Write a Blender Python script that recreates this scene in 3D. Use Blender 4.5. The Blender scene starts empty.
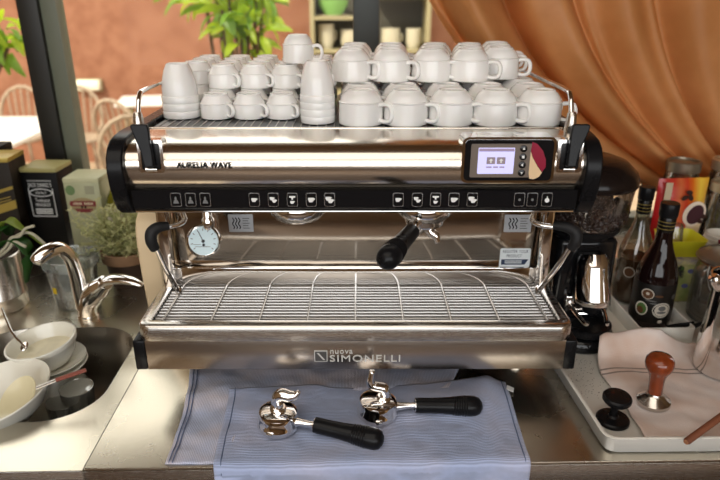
import bpy, bmesh, math, random
from mathutils import Vector, Matrix, Euler, noise
random.seed(7)
R = math.radians
scene = bpy.context.scene
col = scene.collection

# ------------------------------------------------------------------ camera, world, lights, exposure
cam_d = bpy.data.cameras.new('camera')
cam = bpy.data.objects.new('camera', cam_d); col.objects.link(cam)
cam.location = (0, 0, 0.71)
cam.rotation_euler = (R(90 - 21.6), 0, R(-1.2))
cam_d.sensor_width = 36.0; cam_d.lens = 31.0
cam_d.clip_start = 0.02; cam_d.clip_end = 100
cam_d.dof.use_dof = True; cam_d.dof.focus_distance = 1.08; cam_d.dof.aperture_fstop = 3.4
scene.camera = cam

scene.view_settings.view_transform = 'Standard'
scene.view_settings.look = 'None'
scene.view_settings.gamma = 1.0
scene.view_settings.use_curve_mapping = False
scene.view_settings.exposure = 0.0
scene.cycles.use_denoising = True
scene.cycles.max_bounces = 10
scene.cycles.transparent_max_bounces = 24
scene.cycles.caustics_reflective = False
scene.cycles.caustics_refractive = False
scene.cycles.sample_clamp_indirect = 6.0

world = bpy.data.worlds.new('sky'); scene.world = world; world.use_nodes = True
wb = world.node_tree.nodes['Background']
wb.inputs[0].default_value = (1.0, 0.97, 0.93, 1); wb.inputs[1].default_value = 2.4

def light(name, kind, loc, rot, energy, color, **kw):
    d = bpy.data.lights.new(name, kind); d.energy = energy; d.color = color
    for k, v in kw.items(): setattr(d, k, v)
    o = bpy.data.objects.new(name, d); col.objects.link(o)
    o.location = loc; o.rotation_euler = rot
    return o
sun_dir = Vector((0.50, 0.62, -0.75))
sun = light('sun', 'SUN', (0, 0, 8), (0, 0, 0), 4.2, (1.0, 0.90, 0.74), angle=R(0.6))
sun.rotation_euler = sun_dir.to_track_quat('-Z', 'Y').to_euler()
# daylight through the shop front behind the barista
light('shopfront_daylight', 'AREA', (0.1, -2.45, 0.85), (R(90), 0, 0), 36, (0.86, 0.93, 1.0), shape='RECTANGLE', size=4.5, size_y=1.55)
light('overhead_fill', 'AREA', (-0.75, -0.75, 1.83), (0, 0, 0), 38, (1.0, 0.93, 0.83), shape='RECTANGLE', size=2.8, size_y=2.4)  # added soft fill without a fixture, brightens towels and warms the left side

# ------------------------------------------------------------------ helpers
def lin(h):
    if not isinstance(h, str): return tuple(h)[:3] + (1,)
    h = h.lstrip('#'); o = []
    for i in (0, 2, 4):
        c = int(h[i:i+2], 16) / 255
        o.append(c / 12.92 if c <= 0.04045 else ((c + 0.055) / 1.055) ** 2.4)
    return tuple(o) + (1,)
MATS = {}
def mat(name, color, rough=0.5, metal=0.0, bump=0.0, scale=40.0, vary=0.0, stretch=None, trans=0.0, ior=1.45, coat=0.0, emit=0.0, aniso=0.0, alpha=1.0, sheen=0.0, color2=None, subs=0.0, rvary=0.0, spec=0.5):
    """procedural principled material: noise drives colour variation, roughness and relief"""
    m = bpy.data.materials.new(name); m.use_nodes = True; MATS[name] = m
    nt = m.node_tree; b = nt.nodes['Principled BSDF']
    c = lin(color)
    b.inputs['Base Color'].default_value = c
    b.inputs['Roughness'].default_value = rough; b.inputs['Metallic'].default_value = metal
    b.inputs['IOR'].default_value = ior; b.inputs['Specular IOR Level'].default_value = spec
    b.inputs['Transmission Weight'].default_value = trans
    b.inputs['Coat Weight'].default_value = coat
    b.inputs['Coat Roughness'].default_value = 0.05
    b.inputs['Anisotropic'].default_value = aniso
    b.inputs['Alpha'].default_value = alpha
    if sheen: b.inputs['Sheen Weight'].default_value = sheen
    if subs:
        b.inputs['Subsurface Weight'].default_value = subs; b.inputs['Subsurface Scale'].default_value = 0.01
    if emit:
        b.inputs['Emission Color'].default_value = c; b.inputs['Emission Strength'].default_value = emit
    if bump or vary or color2 or rvary:
        tc = nt.nodes.new('ShaderNodeTexCoord'); mp = nt.nodes.new('ShaderNodeMapping')
        nt.links.new(tc.outputs['Object'], mp.inputs['Vector'])
        if stretch: mp.inputs['Scale'].default_value = stretch
        n = nt.nodes.new('ShaderNodeTexNoise'); n.inputs['Scale'].default_value = scale; n.inputs['Detail'].default_value = 5
        nt.links.new(mp.outputs[0], n.inputs['Vector'])
        if bump:
            bp = nt.nodes.new('ShaderNodeBump'); bp.inputs['Strength'].default_value = bump; bp.inputs['Distance'].default_value = 0.004
            nt.links.new(n.outputs['Fac'], bp.inputs['Height']); nt.links.new(bp.outputs[0], b.inputs['Normal'])
        if vary or color2:
            mx = nt.nodes.new('ShaderNodeMix'); mx.data_type = 'RGBA'
            c2 = lin(color2) if color2 else tuple(max(0, x * (1 - vary)) for x in c[:3]) + (1,)
            rp = nt.nodes.new('ShaderNodeValToRGB'); rp.color_ramp.elements[0].position = 0.35; rp.color_ramp.elements[1].position = 0.65
            nt.links.new(n.outputs['Fac'], rp.inputs[0]); nt.links.new(rp.outputs[0], mx.inputs[0])
            mx.inputs[6].default_value = c; mx.inputs[7].default_value = c2
            nt.links.new(mx.outputs[2], b.inputs['Base Color'])
        if rvary:
            mr = nt.nodes.new('ShaderNodeMapRange'); mr.inputs[3].default_value = max(0.02, rough - rvary); mr.inputs[4].default_value = rough + rvary
            nt.links.new(n.outputs['Fac'], mr.inputs[0]); nt.links.new(mr.outputs[0], b.inputs['Roughness'])
    return m
def thin_glass(name, tint=(1, 1, 1), refl=0.08, rough=0.02, opac=0.0, oc=(1, 1, 1), edge=0.75):
    """thin clear sheet: transparent, a little body colour, fresnel gloss"""
    m = bpy.data.materials.new(name); m.use_nodes = True; MATS[name] = m; nt = m.node_tree
    for n in list(nt.nodes): nt.nodes.remove(n)
    out = nt.nodes.new('ShaderNodeOutputMaterial'); tr = nt.nodes.new('ShaderNodeBsdfTransparent'); tr.inputs[0].default_value = lin(tint)
    gl = nt.nodes.new('ShaderNodeBsdfGlossy'); gl.inputs['Roughness'].default_value = rough
    lw = nt.nodes.new('ShaderNodeLayerWeight'); lw.inputs[0].default_value = 0.25
    ma = nt.nodes.new('ShaderNodeMath'); ma.operation = 'MULTIPLY_ADD'; ma.inputs[1].default_value = edge; ma.inputs[2].default_value = refl
    ma.use_clamp = True
    nt.links.new(lw.outputs['Fresnel'], ma.inputs[0])
    last = tr.outputs[0]
    if opac:
        df = nt.nodes.new('ShaderNodeBsdfDiffuse'); df.inputs[0].default_value = lin(oc)
        m0 = nt.nodes.new('ShaderNodeMixShader'); m0.inputs[0].default_value = opac
        nt.links.new(tr.outputs[0], m0.inputs[1]); nt.links.new(df.outputs[0], m0.inputs[2]); last = m0.outputs[0]
    mx = nt.nodes.new('ShaderNodeMixShader'); nt.links.new(ma.outputs[0], mx.inputs[0])
    nt.links.new(last, mx.inputs[1]); nt.links.new(gl.outputs[0], mx.inputs[2]); nt.links.new(mx.outputs[0], out.inputs[0])
    return m
def leafy(name, color, transl=0.5, color2=None, scale=6.0, rough=0.5):
    """cloth or leaf: diffuse + translucent + slight gloss"""
    m = bpy.data.materials.new(name); m.use_nodes = True; MATS[name] = m; nt = m.node_tree
    for n in list(nt.nodes): nt.nodes.remove(n)
    out = nt.nodes.new('ShaderNodeOutputMaterial'); df = nt.nodes.new('ShaderNodeBsdfDiffuse'); tl = nt.nodes.new('ShaderNodeBsdfTranslucent')
    tc = nt.nodes.new('ShaderNodeTexCoord'); ns = nt.nodes.new('ShaderNodeTexNoise'); ns.inputs['Scale'].default_value = scale
    ns.inputs['Detail'].default_value = 6
    nt.links.new(tc.outputs['Object'], ns.inputs['Vector'])
    mx = nt.nodes.new('ShaderNodeMix'); mx.data_type = 'RGBA'; mx.inputs[6].default_value = lin(color); mx.inputs[7].default_value = lin(color2 or color)
    rp = nt.nodes.new('ShaderNodeValToRGB'); rp.color_ramp.elements[0].position = 0.35; rp.color_ramp.elements[1].position = 0.65
    nt.links.new(ns.outputs['Fac'], rp.inputs[0]); nt.links.new(rp.outputs[0], mx.inputs[0])
    nt.links.new(mx.outputs[2], df.inputs[0]); nt.links.new(mx.outputs[2], tl.inputs[0])
    ms = nt.nodes.new('ShaderNodeMixShader'); ms.inputs[0].default_value = transl
    nt.links.new(df.outputs[0], ms.inputs[1]); nt.links.new(tl.outputs[0], ms.inputs[2])
    gl = nt.nodes.new('ShaderNodeBsdfGlossy'); gl.inputs['Roughness'].default_value = rough
    m2 = nt.nodes.new('ShaderNodeMixShader'); m2.inputs[0].default_value = 0.04
    nt.links.new(ms.outputs[0], m2.inputs[1]); nt.links.new(gl.outputs[0], m2.inputs[2]); nt.links.new(m2.outputs[0], out.inputs[0])
    return m

class MB:
    """collects shapes into one mesh"""
    def __init__(s): s.v = []; s.f = []; s.uv = None
    def add(s, vs, fs, M=None):
        n = len(s.v)
        s.v += [tuple(M @ Vector(p)) if M else tuple(p) for p in vs]
        s.f += [[i + n for i in f] for f in fs]
        return s
    def box(s, x0, x1, y0, y1, z0, z1, bev=0.0, M=None, seg=2):
        bm = bmesh.new(); bmesh.ops.create_cube(bm, size=1)
        for v in bm.verts:
            v.co = Vector((x0 + (v.co.x + .5) * (x1 - x0), y0 + (v.co.y + .5) * (y1 - y0), z0 + (v.co.z + .5) * (z1 - z0)))
        if bev: bmesh.ops.bevel(bm, geom=list(bm.edges), offset=bev, segments=seg, profile=0.5, affect='EDGES')
        bm.verts.index_update()
        s.add([v.co.copy() for v in bm.verts], [[v.index for v in f.verts] for f in bm.faces], M); bm.free(); return s
    def lathe(s, prof, seg=32, M=None, a0=0, a1=360, sx=1, sy=1):
        full = abs(a1 - a0) >= 360
        k = seg if full else seg + 1
        vs = []; fs = []
        for (r, z) in prof:
            for i in range(k):
                a = R(a0 + (a1 - a0) * i / seg); vs.append((r * math.cos(a) * sx, r * math.sin(a) * sy, z))
        for j in range(len(prof) - 1):
            for i in range(seg):
                i2 = (i + 1) % k
                fs.append([j*k+i, j*k+i2, (j+1)*k+i2, (j+1)*k+i])
        if full:
            if prof[0][0] > 1e-6: fs.append([i for i in range(k)][::-1])
            if prof[-1][0] > 1e-6: fs.append([(len(prof)-1)*k + i for i in range(k)])
        return s.add(vs, fs, M)
    def tube(s, pts, rad, seg=10, M=None, flat=1.0, up=(0, 0, 1), cap=True):
        pts = [Vector(p) for p in pts]; n = len(pts)
        rr = rad if isinstance(rad, (list, tuple)) else [rad] * n
        vs = []; fs = []; U = None
        for i, p in enumerate(pts):
            t = (pts[min(i+1, n-1)] - pts[max(i-1, 0)]).normalized()
            if U is None:
                u0 = Vector(up)
                if abs(u0.dot(t)) > 0.95: u0 = Vector((1, 0, 0))
                U = (u0 - t * u0.dot(t)).normalized()
            else: U = (U - t * U.dot(t)).normalized()
            V = t.cross(U)
            for k in range(seg):
                a = 2 * math.pi * k / seg
                vs.append(p + U * (math.cos(a) * rr[i]) + V * (math.sin(a) * rr[i] * flat))
        for i in range(n - 1):
            for k in range(seg):
                k2 = (k + 1) % seg; fs.append([i*seg+k, i*seg+k2, (i+1)*seg+k2, (i+1)*seg+k])
        if cap:
            fs.append(list(range(seg))[::-1]); fs.append([(n-1)*seg + k for k in range(seg)])
        return s.add(vs, fs, M)
    def prism(s, outline, d0, d1, axis='y', M=None):
        """outline of 2-D points extruded along an axis; axis y: (x,z), axis x: (y,z), axis z: (x,y)"""
        n = len(outline)
        def P(p, d): return {'y': (p[0], d, p[1]), 'x': (d, p[0], p[1]), 'z': (p[0], p[1], d)}[axis]
        vs = [P(p, d0) for p in outline] + [P(p, d1) for p in outline]
        fs = [[i, (i+1) % n, n + (i+1) % n, n + i] for i in range(n)] + [list(range(n))[::-1], [n + i for i in range(n)]]
        return s.add(vs, fs, M)
    def grid(s, fn, nu, nv, M=None):
        vs = [fn(i / nu, j / nv) for j in range(nv + 1) for i in range(nu + 1)]
        fs = [[j*(nu+1)+i, j*(nu+1)+i+1, (j+1)*(nu+1)+i+1, (j+1)*(nu+1)+i] for j in range(nv) for i in range(nu)]
        s.uv = [(i / nu, j / nv) for j in range(nv + 1) for i in range(nu + 1)]
        return s.add(vs, fs, M)
    def mesh(s, name, smooth=True, ang=38):
        me = bpy.data.meshes.new(name); me.from_pydata([tuple(p) for p in s.v], [], s.f); me.validate()
        bm = bmesh.new(); bm.from_mesh(me); bmesh.ops.recalc_face_normals(bm, faces=bm.faces[:]); bm.to_mesh(me); bm.free()
        if s.uv and len(s.uv) == len(s.v):
            ul = me.uv_layers.new(name='UVMap')
            for lp in me.loops: ul.data[lp.index].uv = s.uv[lp.vertex_index]
        if smooth:
            me.polygons.foreach_set('use_smooth', [True] * len(me.polygons)); me.set_sharp_from_angle(angle=R(ang))
        me.update(); return me
    def build(s, name, m, parent=None, **k):
        return link(name, s.mesh(name, **k), m, parent)
def link(name, me, m, parent=None, loc=None, rot=None):
    o = bpy.data.objects.new(name, me); col.objects.link(o)
    if m and not me.materials: me.materials.append(m)
    if parent: o.parent = parent
    if loc: o.location = loc
    if rot: o.rotation_euler = rot
    return o
def tag(o, label=None, cat=None, group=None, kind=None):
    if label: o['label'] = label
    if cat: o['category'] = cat
    if group: o['group'] = group
    if kind: o['kind'] = kind
    return o
def thing(name, label, cat, loc=(0, 0, 0), rot=(0, 0, 0), group=None):
    o = bpy.data.objects.new(name, None); col.objects.link(o); o.empty_display_size = 0.02
    o.location = loc; o.rotation_euler = rot
    return tag(o, label, cat, group)
def dup(root, loc=None, rot=None, label=None):
    r = root.copy(); col.objects.link(r)
    if loc: r.location = loc
    if rot: r.rotation_euler = rot
    if label: r['label'] = label
    for ch in root.children:
        c = ch.copy(); col.objects.link(c); c.parent = r
        for g in ch.children:
            d = g.copy(); col.objects.link(d); d.parent = c
    return r
def smoothpath(pts, n=6):
    """Catmull-Rom through the points"""
    P = [Vector(p) for p in pts]; P = [2*P[0]-P[1]] + P + [2*P[-1]-P[-2]]; out = []
    for i in range(1, len(P) - 2):
        for k in range(n):
            t = k / n; a, b, c, d = P[i-1], P[i], P[i+1], P[i+2]
            out.append(0.5 * ((2*b) + (c-a)*t + (2*a-5*b+4*c-d)*t*t + (-a+3*b-3*c+d)*t*t*t))
    out.append(P[-2]); return out
def lerps(vals, n):
    """resample a list of numbers to n entries"""
    o = []
    for i in range(n):
        t = i / (n - 1) * (len(vals) - 1); k = min(int(t), len(vals) - 2); o.append(vals[k] + (vals[k+1] - vals[k]) * (t - k))
    return o
FACE = Matrix(((1,0,0,0),(0,0,-1,0),(0,1,0,0),(0,0,0,1)))   # a drawing in x,y becomes x,z and faces the viewer (-y)
_txt = {}
def text_mesh(body, w, h, M, depth=0.0004):
    if body not in _txt:
        cu = bpy.data.curves.new('lettering', 'FONT'); cu.body = body; cu.resolution_u = 3; cu.extrude = 0.01; cu.offset = 0.018 if body == 'AURELIA WAVE' else 0.0; cu.space_character = 1.12
        ob = bpy.data.objects.new('lettering', cu); col.objects.link(ob)
        dg = bpy.context.evaluated_depsgraph_get(); dg.update()
        me = bpy.data.meshes.new_from_object(ob.evaluated_get(dg))
        _txt[body] = ([v.co.copy() for v in me.vertices], [list(p.vertices) for p in me.polygons])
        bpy.data.objects.remove(ob); bpy.data.curves.remove(cu); bpy.data.meshes.remove(me)
    vs, fs = _txt[body]
    x0 = min(v.x for v in vs); x1 = max(v.x for v in vs); y0 = min(v.y for v in vs); y1 = max(v.y for v in vs)
    out = [Vector(((v.x - (x0+x1)/2) / (x1-x0) * w, (v.y - (y0+y1)/2) / (y1-y0) * h, (0.5 if v.z > 0 else -0.5) * depth)) for v in vs]
    b = MB(); b.add(out, fs, M @ FACE); return b
def T(x, y, z): return Matrix.Translation((x, y, z))
def RZ(a): return Matrix.Rotation(R(a), 4, 'Z')
def RX(a): return Matrix.Rotation(R(a), 4, 'X')
def RY(a): return Matrix.Rotation(R(a), 4, 'Y')
def text(name, body, w, h, M, m, parent, depth=0.0004):
    b = text_mesh(body, w, h, M, depth); return link(name, b.mesh(name, smooth=False), m, parent)
def rounded(w, h, r, n=5):
    o = []
    for cx, cy, a in ((w/2-r, h/2-r, 0), (-w/2+r, h/2-r, 90), (-w/2+r, -h/2+r, 180), (w/2-r, -h/2+r, 270)):
        for k in range(n + 1): o.append((cx + r * math.cos(R(a + 90*k/n)), cy + r * math.sin(R(a + 90*k/n))))
    return o
def plate(outline, M, d=0.0006):
    """thin plate drawn in x,z facing the viewer"""
    return MB().prism(outline, -d/2, d/2, 'y', M)
def ellipse(rx, ry, n=28, a0=0, a1=360):
    return [(rx * math.cos(R(a0 + (a1-a0)*i/n)), ry * math.sin(R(a0 + (a1-a0)*i/n))) for i in range(n if a1-a0 >= 360 else n+1)]

# ------------------------------------------------------------------ materials
chrome = mat('polished_chrome', (0.86, 0.84, 0.82), 0.06, 1.0)
brushed = mat('brushed_body_steel', (0.76, 0.69, 0.60), 0.19, 1.0, scale=30, stretch=(0.6, 60, 60), rvary=0.05)  # neutral metal; reflected warm surroundings are tinted into this and the satin colour
satin = mat('satin_steel', (0.63, 0.60, 0.56), 0.26, 1.0, scale=30, stretch=(1, 40, 40), rvary=0.08)
counter_steel = mat('counter_steel', (0.74, 0.67, 0.55), 0.27, 1.0, bump=0.012, scale=5, rvary=0.07)  # warm base tint carries the golden window reflection; the steel is neutral
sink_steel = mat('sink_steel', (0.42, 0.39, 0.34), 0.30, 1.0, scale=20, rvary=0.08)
black = mat('black_plastic', (0.007, 0.007, 0.008), 0.28, rvary=0.06, scale=20, spec=0.2)
gloss_black = mat('gloss_black', (0.008, 0.008, 0.009), 0.10, spec=0.35, coat=0.1)
rubber = mat('black_rubber', (0.014, 0.014, 0.015), 0.55, spec=.3)
white = mat('white_print', '#e8e8e6', 0.5)
ceramic = mat('white_ceramic', '#f3f1ee', 0.16, coat=0.3, subs=0.05)
ceramic2 = mat('white_sink_ceramic', '#e4e2d6', 0.18, coat=0.3)
cream = mat('cream_panel', '#e6cda6', 0.45, vary=0.06, scale=4)
grey_print = mat('grey_print', '#6d6d6c', 0.5)
label_silver = mat('sticker_silver', '#b9bcc0', 0.35, 0.3)
label_white = mat('sticker_white', '#e6ecee', 0.45)
navy = mat('navy_print', '#1c2f4c', 0.5)
screen_m = mat('lit_screen', '#b9b7dc', 0.3, emit=0.75)
screen2 = mat('screen_band', '#8f7f9b', 0.3, emit=0.4)
maroon = mat('maroon_enamel', '#8d1433', 0.25, coat=0.4)
beige_enamel = mat('beige_enamel', '#e0c29a', 0.3)
dial_m = mat('dial_face', '#cfe4ea', 0.35)
# ------------------------------------------------------------------ the setting
def struct(name, b, m, parent=None, label=None, **k):
    o = b.build(name, m, parent, **k)
    if not parent: tag(o, kind='structure')
    if label: o['label'] = label
    return o
plaster = mat('warm_plaster', '#8f7350', 0.85, bump=0.1, scale=12, vary=0.12)
ceil_m = mat('ceiling_paint', '#86694a', 0.8, vary=0.15, scale=3, stretch=(0.5, 8, 1))
floor_m = mat('floor_tiles', '#5d4a3a', 0.5, vary=0.25, scale=5)
terra = mat('terracotta_render', '#94654c', 0.9, bump=0.25, scale=7, color2='#84553d')
paving = mat('terrace_paving', '#b9a184', 0.85, vary=0.2, scale=3)
frame_dark = mat('window_frame_dark', '#262521', 0.45)
frame_grey = mat('window_frame_grey', '#6f7363', 0.5)
cabinet_m = mat('cabinet_front', '#3a3530', 0.4)

YW = 1.90
struct('floor', MB().box(-2.6, 2.6, -2.6, YW, -0.95, -0.90), floor_m)
struct('ceiling', MB().box(-2.6, 2.6, -2.6, YW + .15, 1.85, 1.95), ceil_m)
struct('wall_left', MB().box(-2.7, -2.6, -2.6, YW, -0.90, 1.85), plaster)
struct('wall_right', MB().box(2.6, 2.7, -2.6, YW, -0.90, 1.85), plaster)
b = MB(); b.box(-2.6, 2.6, -2.7, -2.6, -.9, 0.05); b.box(-2.6, 2.6, -2.7, -2.6, 1.65, 1.85)
b.box(-2.6, -2.25, -2.7, -2.6, 0.05, 1.65); b.box(2.45, 2.6, -2.7, -2.6, 0.05, 1.65)
struct('wall_front', b, plaster)
b = MB(); b.box(-2.6, 2.6, YW, YW + .12, -.9, -0.005); b.box(-2.6, 2.6, YW, YW + .12, 1.45, 1.85); b.box(1.30, 2.6, YW, YW + .12, -0.005, 1.45)
b.box(-2.6, -2.3, YW, YW + .12, -0.005, 1.45)
struct('wall_back', b, plaster)
w1 = thing('window_1', None, None, (0, YW, 0)); tag(w1, 'tall dark framed shop window behind the machine', kind='structure')
MB().box(-.927, -.868, -.02, .06, -.004, 1.45, .003).build('window_post', frame_dark, w1)
MB().box(-.868, -.822, -.005, .05, -.004, 1.45, .003).build('post_lit_side', frame_grey, w1)  # paler strip beside the post: light on its side put into the colour
MB().box(.020, .095, -.02, .06, -.004, 1.45, .003).build('window_post', mat('window_frame_slate', '#3d4240', .45), w1)
MB().box(-2.3, 1.30, -.01, .06, -.004, .035, .003).build('window_sill', frame_grey, w1)
MB().box(-2.3, 1.30, -.01, .06, 1.40, 1.45, .003).build('window_head', frame_dark, w1)
pane = thin_glass('window_pane', (0.97, 0.98, 0.96), 0.0, 0.01, edge=.12)
for x0, x1 in ((-2.3, -.927), (-.822, .020), (.095, 1.30)):
    MB().box(x0, x1, .02, .026, .035, 1.40).build('window_pane', pane, w1, smooth=False)
# shop front behind the viewer (frame around the daylight opening)
w2 = thing('window_2', None, None, (0.1, -2.65, 0)); tag(w2, 'shop front window behind the barista', kind='structure')
for x in (-2.35, -.78, .78, 2.29): MB().box(x, x + .06, -.03, .03, .05, 1.65, .003).build('window_post', frame_dark, w2)

# outside: terrace
struct('terrace_floor', MB().box(-9, 7, YW + .12, 7.0, -.95, -.90), paving)
YT = 6.3
struct('wall_terrace', MB().box(-9, 7, YT, YT + .2, -.9, 2.6), terra, label='sunlit terracotta wall across the terrace')

# hatch window with crockery in the far wall
hw = thing('window_3', None, None, (0.23, YT - .005, .40)); tag(hw, 'serving hatch with crockery in the terracotta wall', kind='structure')
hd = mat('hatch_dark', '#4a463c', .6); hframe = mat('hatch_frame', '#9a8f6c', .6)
HX0, HX1 = -.56, .54
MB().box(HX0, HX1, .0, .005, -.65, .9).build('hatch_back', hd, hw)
for x in (HX0, HX1 - .04): MB().box(x, x + .04, -.34, .0, -.65, .9, .004).build('hatch_jamb', hframe, hw)
for z, xa, xb in ((-.55, HX0, HX1), (-.165, HX0, HX1), (.125, HX0, -.05), (.30, .0, HX1)): MB().box(xa + .04, xb - .04, -.34, -.002, z - .03, z, .004).build('hatch_shelf', hframe, hw)
potm = mat('stoneware', '#c8c0a8', .4); greenp = mat('green_plastic', '#7fae5e', .5)
def pot(x, z, r, h, label, m=potm):
    t = thing('stoneware_pot', label, 'pot', (x, YT - .18, z), group='crockery in the far hatch')
    MB().lathe([(r*.7, 0), (r, h*.3), (r*.97, h*.92), (r, h), (r*.9, h), (r*.85, h*.4), (0, h*.3)], 20).build('body', m, t)
    MB().tube([(r*.95, 0, h*.75), (r*1.22, 0, h*.7), (r*1.22, 0, h*.4), (r*.95, 0, h*.35)], r*.09, 6).build('handle', m, t)
pot(-.19, .236, .075, .22, 'pale mug on the hatch shelf left of the dark window post')
pot(.035, .236, .088, .17, 'low pale pot touching the dark window post from the left')
pot(.415, .236, .088, .18, 'low pale pot in the hatch right of the dark window post')
pot(.635, .236, .075, .18, 'rightmost pale pot in the far hatch beside the curtain')
t = thing('green_bowl', 'green plastic bowl on the upper shelf of the far hatch', 'bowl', (-.12, YT - .18, .526))
MB().lathe([(.07, 0), (.13, .09), (.14, .14), (.125, .14), (.06, .02), (0, .02)], 20).build('bowl_body', greenp, t)
MB().lathe([(.15, .0), (.16, .012), (.07, .004), (0, .004)], 20).build('under_plate', potm, t)

# bulkhead light on the wall
lx = (-2.5321, 6.2800, -0.1167)
t = thing('wall_light', 'small cream bulkhead light on the terracotta wall', 'lamp', lx)
MB().box(-.12, .12, -.06, .02, -.05, .05, .02).build('diffuser', mat('opal_plastic', '#f2ead0', .4), t)
MB().box(-.13, .13, -.012, .02, -.06, .06, .01).build('back_plate', hframe, t)

# white terrace table and chairs
tablew = mat('table_white', '#f4f0e8', .35)
def table(loc, w, d, label, rz=0):
    t = thing('terrace_table', label, 'table', loc, (0, 0, R(rz)))
    MB().box(-w/2, w/2, -d/2, d/2, .69, .72, .008).build('tabletop', tablew, t)
    for sx in (-1, 1):
        for sy in (-1, 1):
            MB().box(sx*(w/2-.08)-.02, sx*(w/2-.08)+.02, sy*(d/2-.08)-.02, sy*(d/2-.08)+.02, 0, .69, .003).build('leg', hframe, t)
table((-2.75, 4.45, -.9), 1.2, 1.0, 'white terrace table seen left of the dark window post')
table((-1.78, 5.80, -.9), .60, .50, 'white terrace table behind the rattan chairs right of the post', 10)
rattan = mat('pale_rattan', '#b09a82', .6, vary=.3, scale=40)
def chair(loc, rz, label):
    t = thing('terrace_chair', label, 'chair', loc, (0, 0, R(rz)), group='terrace chairs')
    MB().lathe([(.0, .43), (.2, .43), (.21, .445), (.2, .46), (0, .455)], 20).build('seat', rattan, t)
    for sx in (-1, 1):
        MB().tube([(sx*.17, -.15, 0), (sx*.15, -.13, .44)], .014, 6).build('leg', rattan, t)
        MB().tube([(sx*.17, .19, 0), (sx*.15, .15, .44)], .014, 6).build('leg', rattan, t)
    hoop = [(.20*math.cos(R(a)), .17 + .05*math.sin(R(a)), .62 + .24*math.sin(R(a))) for a in range(-60, 241, 20)]
    MB().tube([(.14, .15, .44)] + hoop[0:] + [(-.14, .15, .44)], .016, 8).build('back_hoop', rattan, t)
    for x in (-.12, -.06, 0, .06, .12): MB().tube([(x*.8, .15, .45), (x, .20, .62 + .22*math.sqrt(1-(x/.2)**2))], .008, 6).build('back_spindle', rattan, t)
chair((-2.86, 5.40, -.9), 0, 'rattan chair with round hoop back behind the white table, far left')
chair((-2.34, 5.38, -.9), 10, 'rattan chair partly hidden behind the dark window post')
chair((-1.55, 4.35, -.9), 205, 'nearest pale rattan chair just left of the machine end cap')
chair((-1.75, 5.05, -.9), 160, 'pale rattan chair behind the nearest one beside the post')

# leafy shrub on the terrace
leaf_a = leafy('shrub_leaf_lime', '#b9cf2e', .55, '#8fb524', 3)
leaf_b = leafy('shrub_leaf_green', '#7ea32a', .5, '#5c8a20', 3)
barkm = mat('shrub_bark', '#5a4632', .8)
lm = MB(); o = []
for i in range(9):
    t_ = i / 8; wd = .021 * math.sin(math.pi * min(1, t_ * .92 + .04)) ** .8
    o.append((t_ * .13, wd, .012 * math.sin(t_ * 3) - .03 * t_ * t_))
vs = []; fs = []
for (x, w_, z) in o: vs += [(x, -w_, z + w_ * .35), (x, 0, z), (x, w_, z + w_ * .35)]
for i in range(8):
    for k in range(2): fs.append([i*3+k, i*3+k+1, (i+1)*3+k+1, (i+1)*3+k])
leaf_me = {}
for nm, mm in (('a', leaf_a), ('b', leaf_b)):
    q = MB(); q.add(vs, fs); me = q.mesh('leaf'); me.materials.append(mm); leaf_me[nm] = me
def shrub(loc, label, clusters, nleaf, rad):
    t = thing('terrace_shrub', label, 'shrub', loc)
    for i, c in enumerate(clusters):
        c = Vector(c); base = Vector((c.x * .2, c.y * .2, 0))
        MB().tube(smoothpath([base, base.lerp(c, .55) + Vector((0, 0, .06)), c]), .009, 6).build('branch', barkm, t)
        for k in range(nleaf):
            d = Vector((random.gauss(0, 1), random.gauss(0, 1), random.gauss(0, 1) + .3)).normalized()
            p = c + d * rad * random.uniform(.15, 1)
            l_ = link('leaf', leaf_me['a' if random.random() < .62 else 'b'], None, t, p)
            l_.rotation_mode = 'QUATERNION'
            l_.rotation_quaternion = (d + Vector((0, 0, -.25))).to_track_quat('X', 'Z') @ Euler((random.uniform(-1, 1), 0, 0)).to_quaternion()
            sc_ = random.uniform(.7, 1.25); l_.scale = (sc_, sc_, sc_)
C0 = (-.64, 3.55, -.9)
cl = [(-0.7373, 3.5000, 0.7028), (-0.6450, 3.4500, 0.6352), (-0.5701, 3.6000, 0.7126), (-0.5197, 3.5000, 0.6043), (-0.4481, 3.5500, 0.6730), (-0.4651, 3.4500, 0.5265), (-0.5875, 3.5000, 0.5442), (-0.6952, 3.6000, 0.7524), (-0.4673, 3.5000, 0.7705), (-0.6107, 3.5000, 0.7896), (-0.5374, 3.5500, 0.4486)]
shrub(C0, 'lime green leafy shrub on the terrace behind the espresso cups', [(c[0]-C0[0], c[1]-C0[1], c[2]-C0[2]) for c in cl], 19, .13)
C1 = (-2.6, 3.2, -.9)
cl = [(-1.6922, 3.2500, 0.5479), (-1.6805, 3.2500, 0.4631), (-1.7868, 3.3000, 0.5925), (-1.7903, 3.3000, 0.4400)]
shrub(C1, 'lime green shrub cut by the left picture edge', [(c[0]-C1[0], c[1]-C1[1], c[2]-C1[2]) for c in cl], 14, .10)

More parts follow.
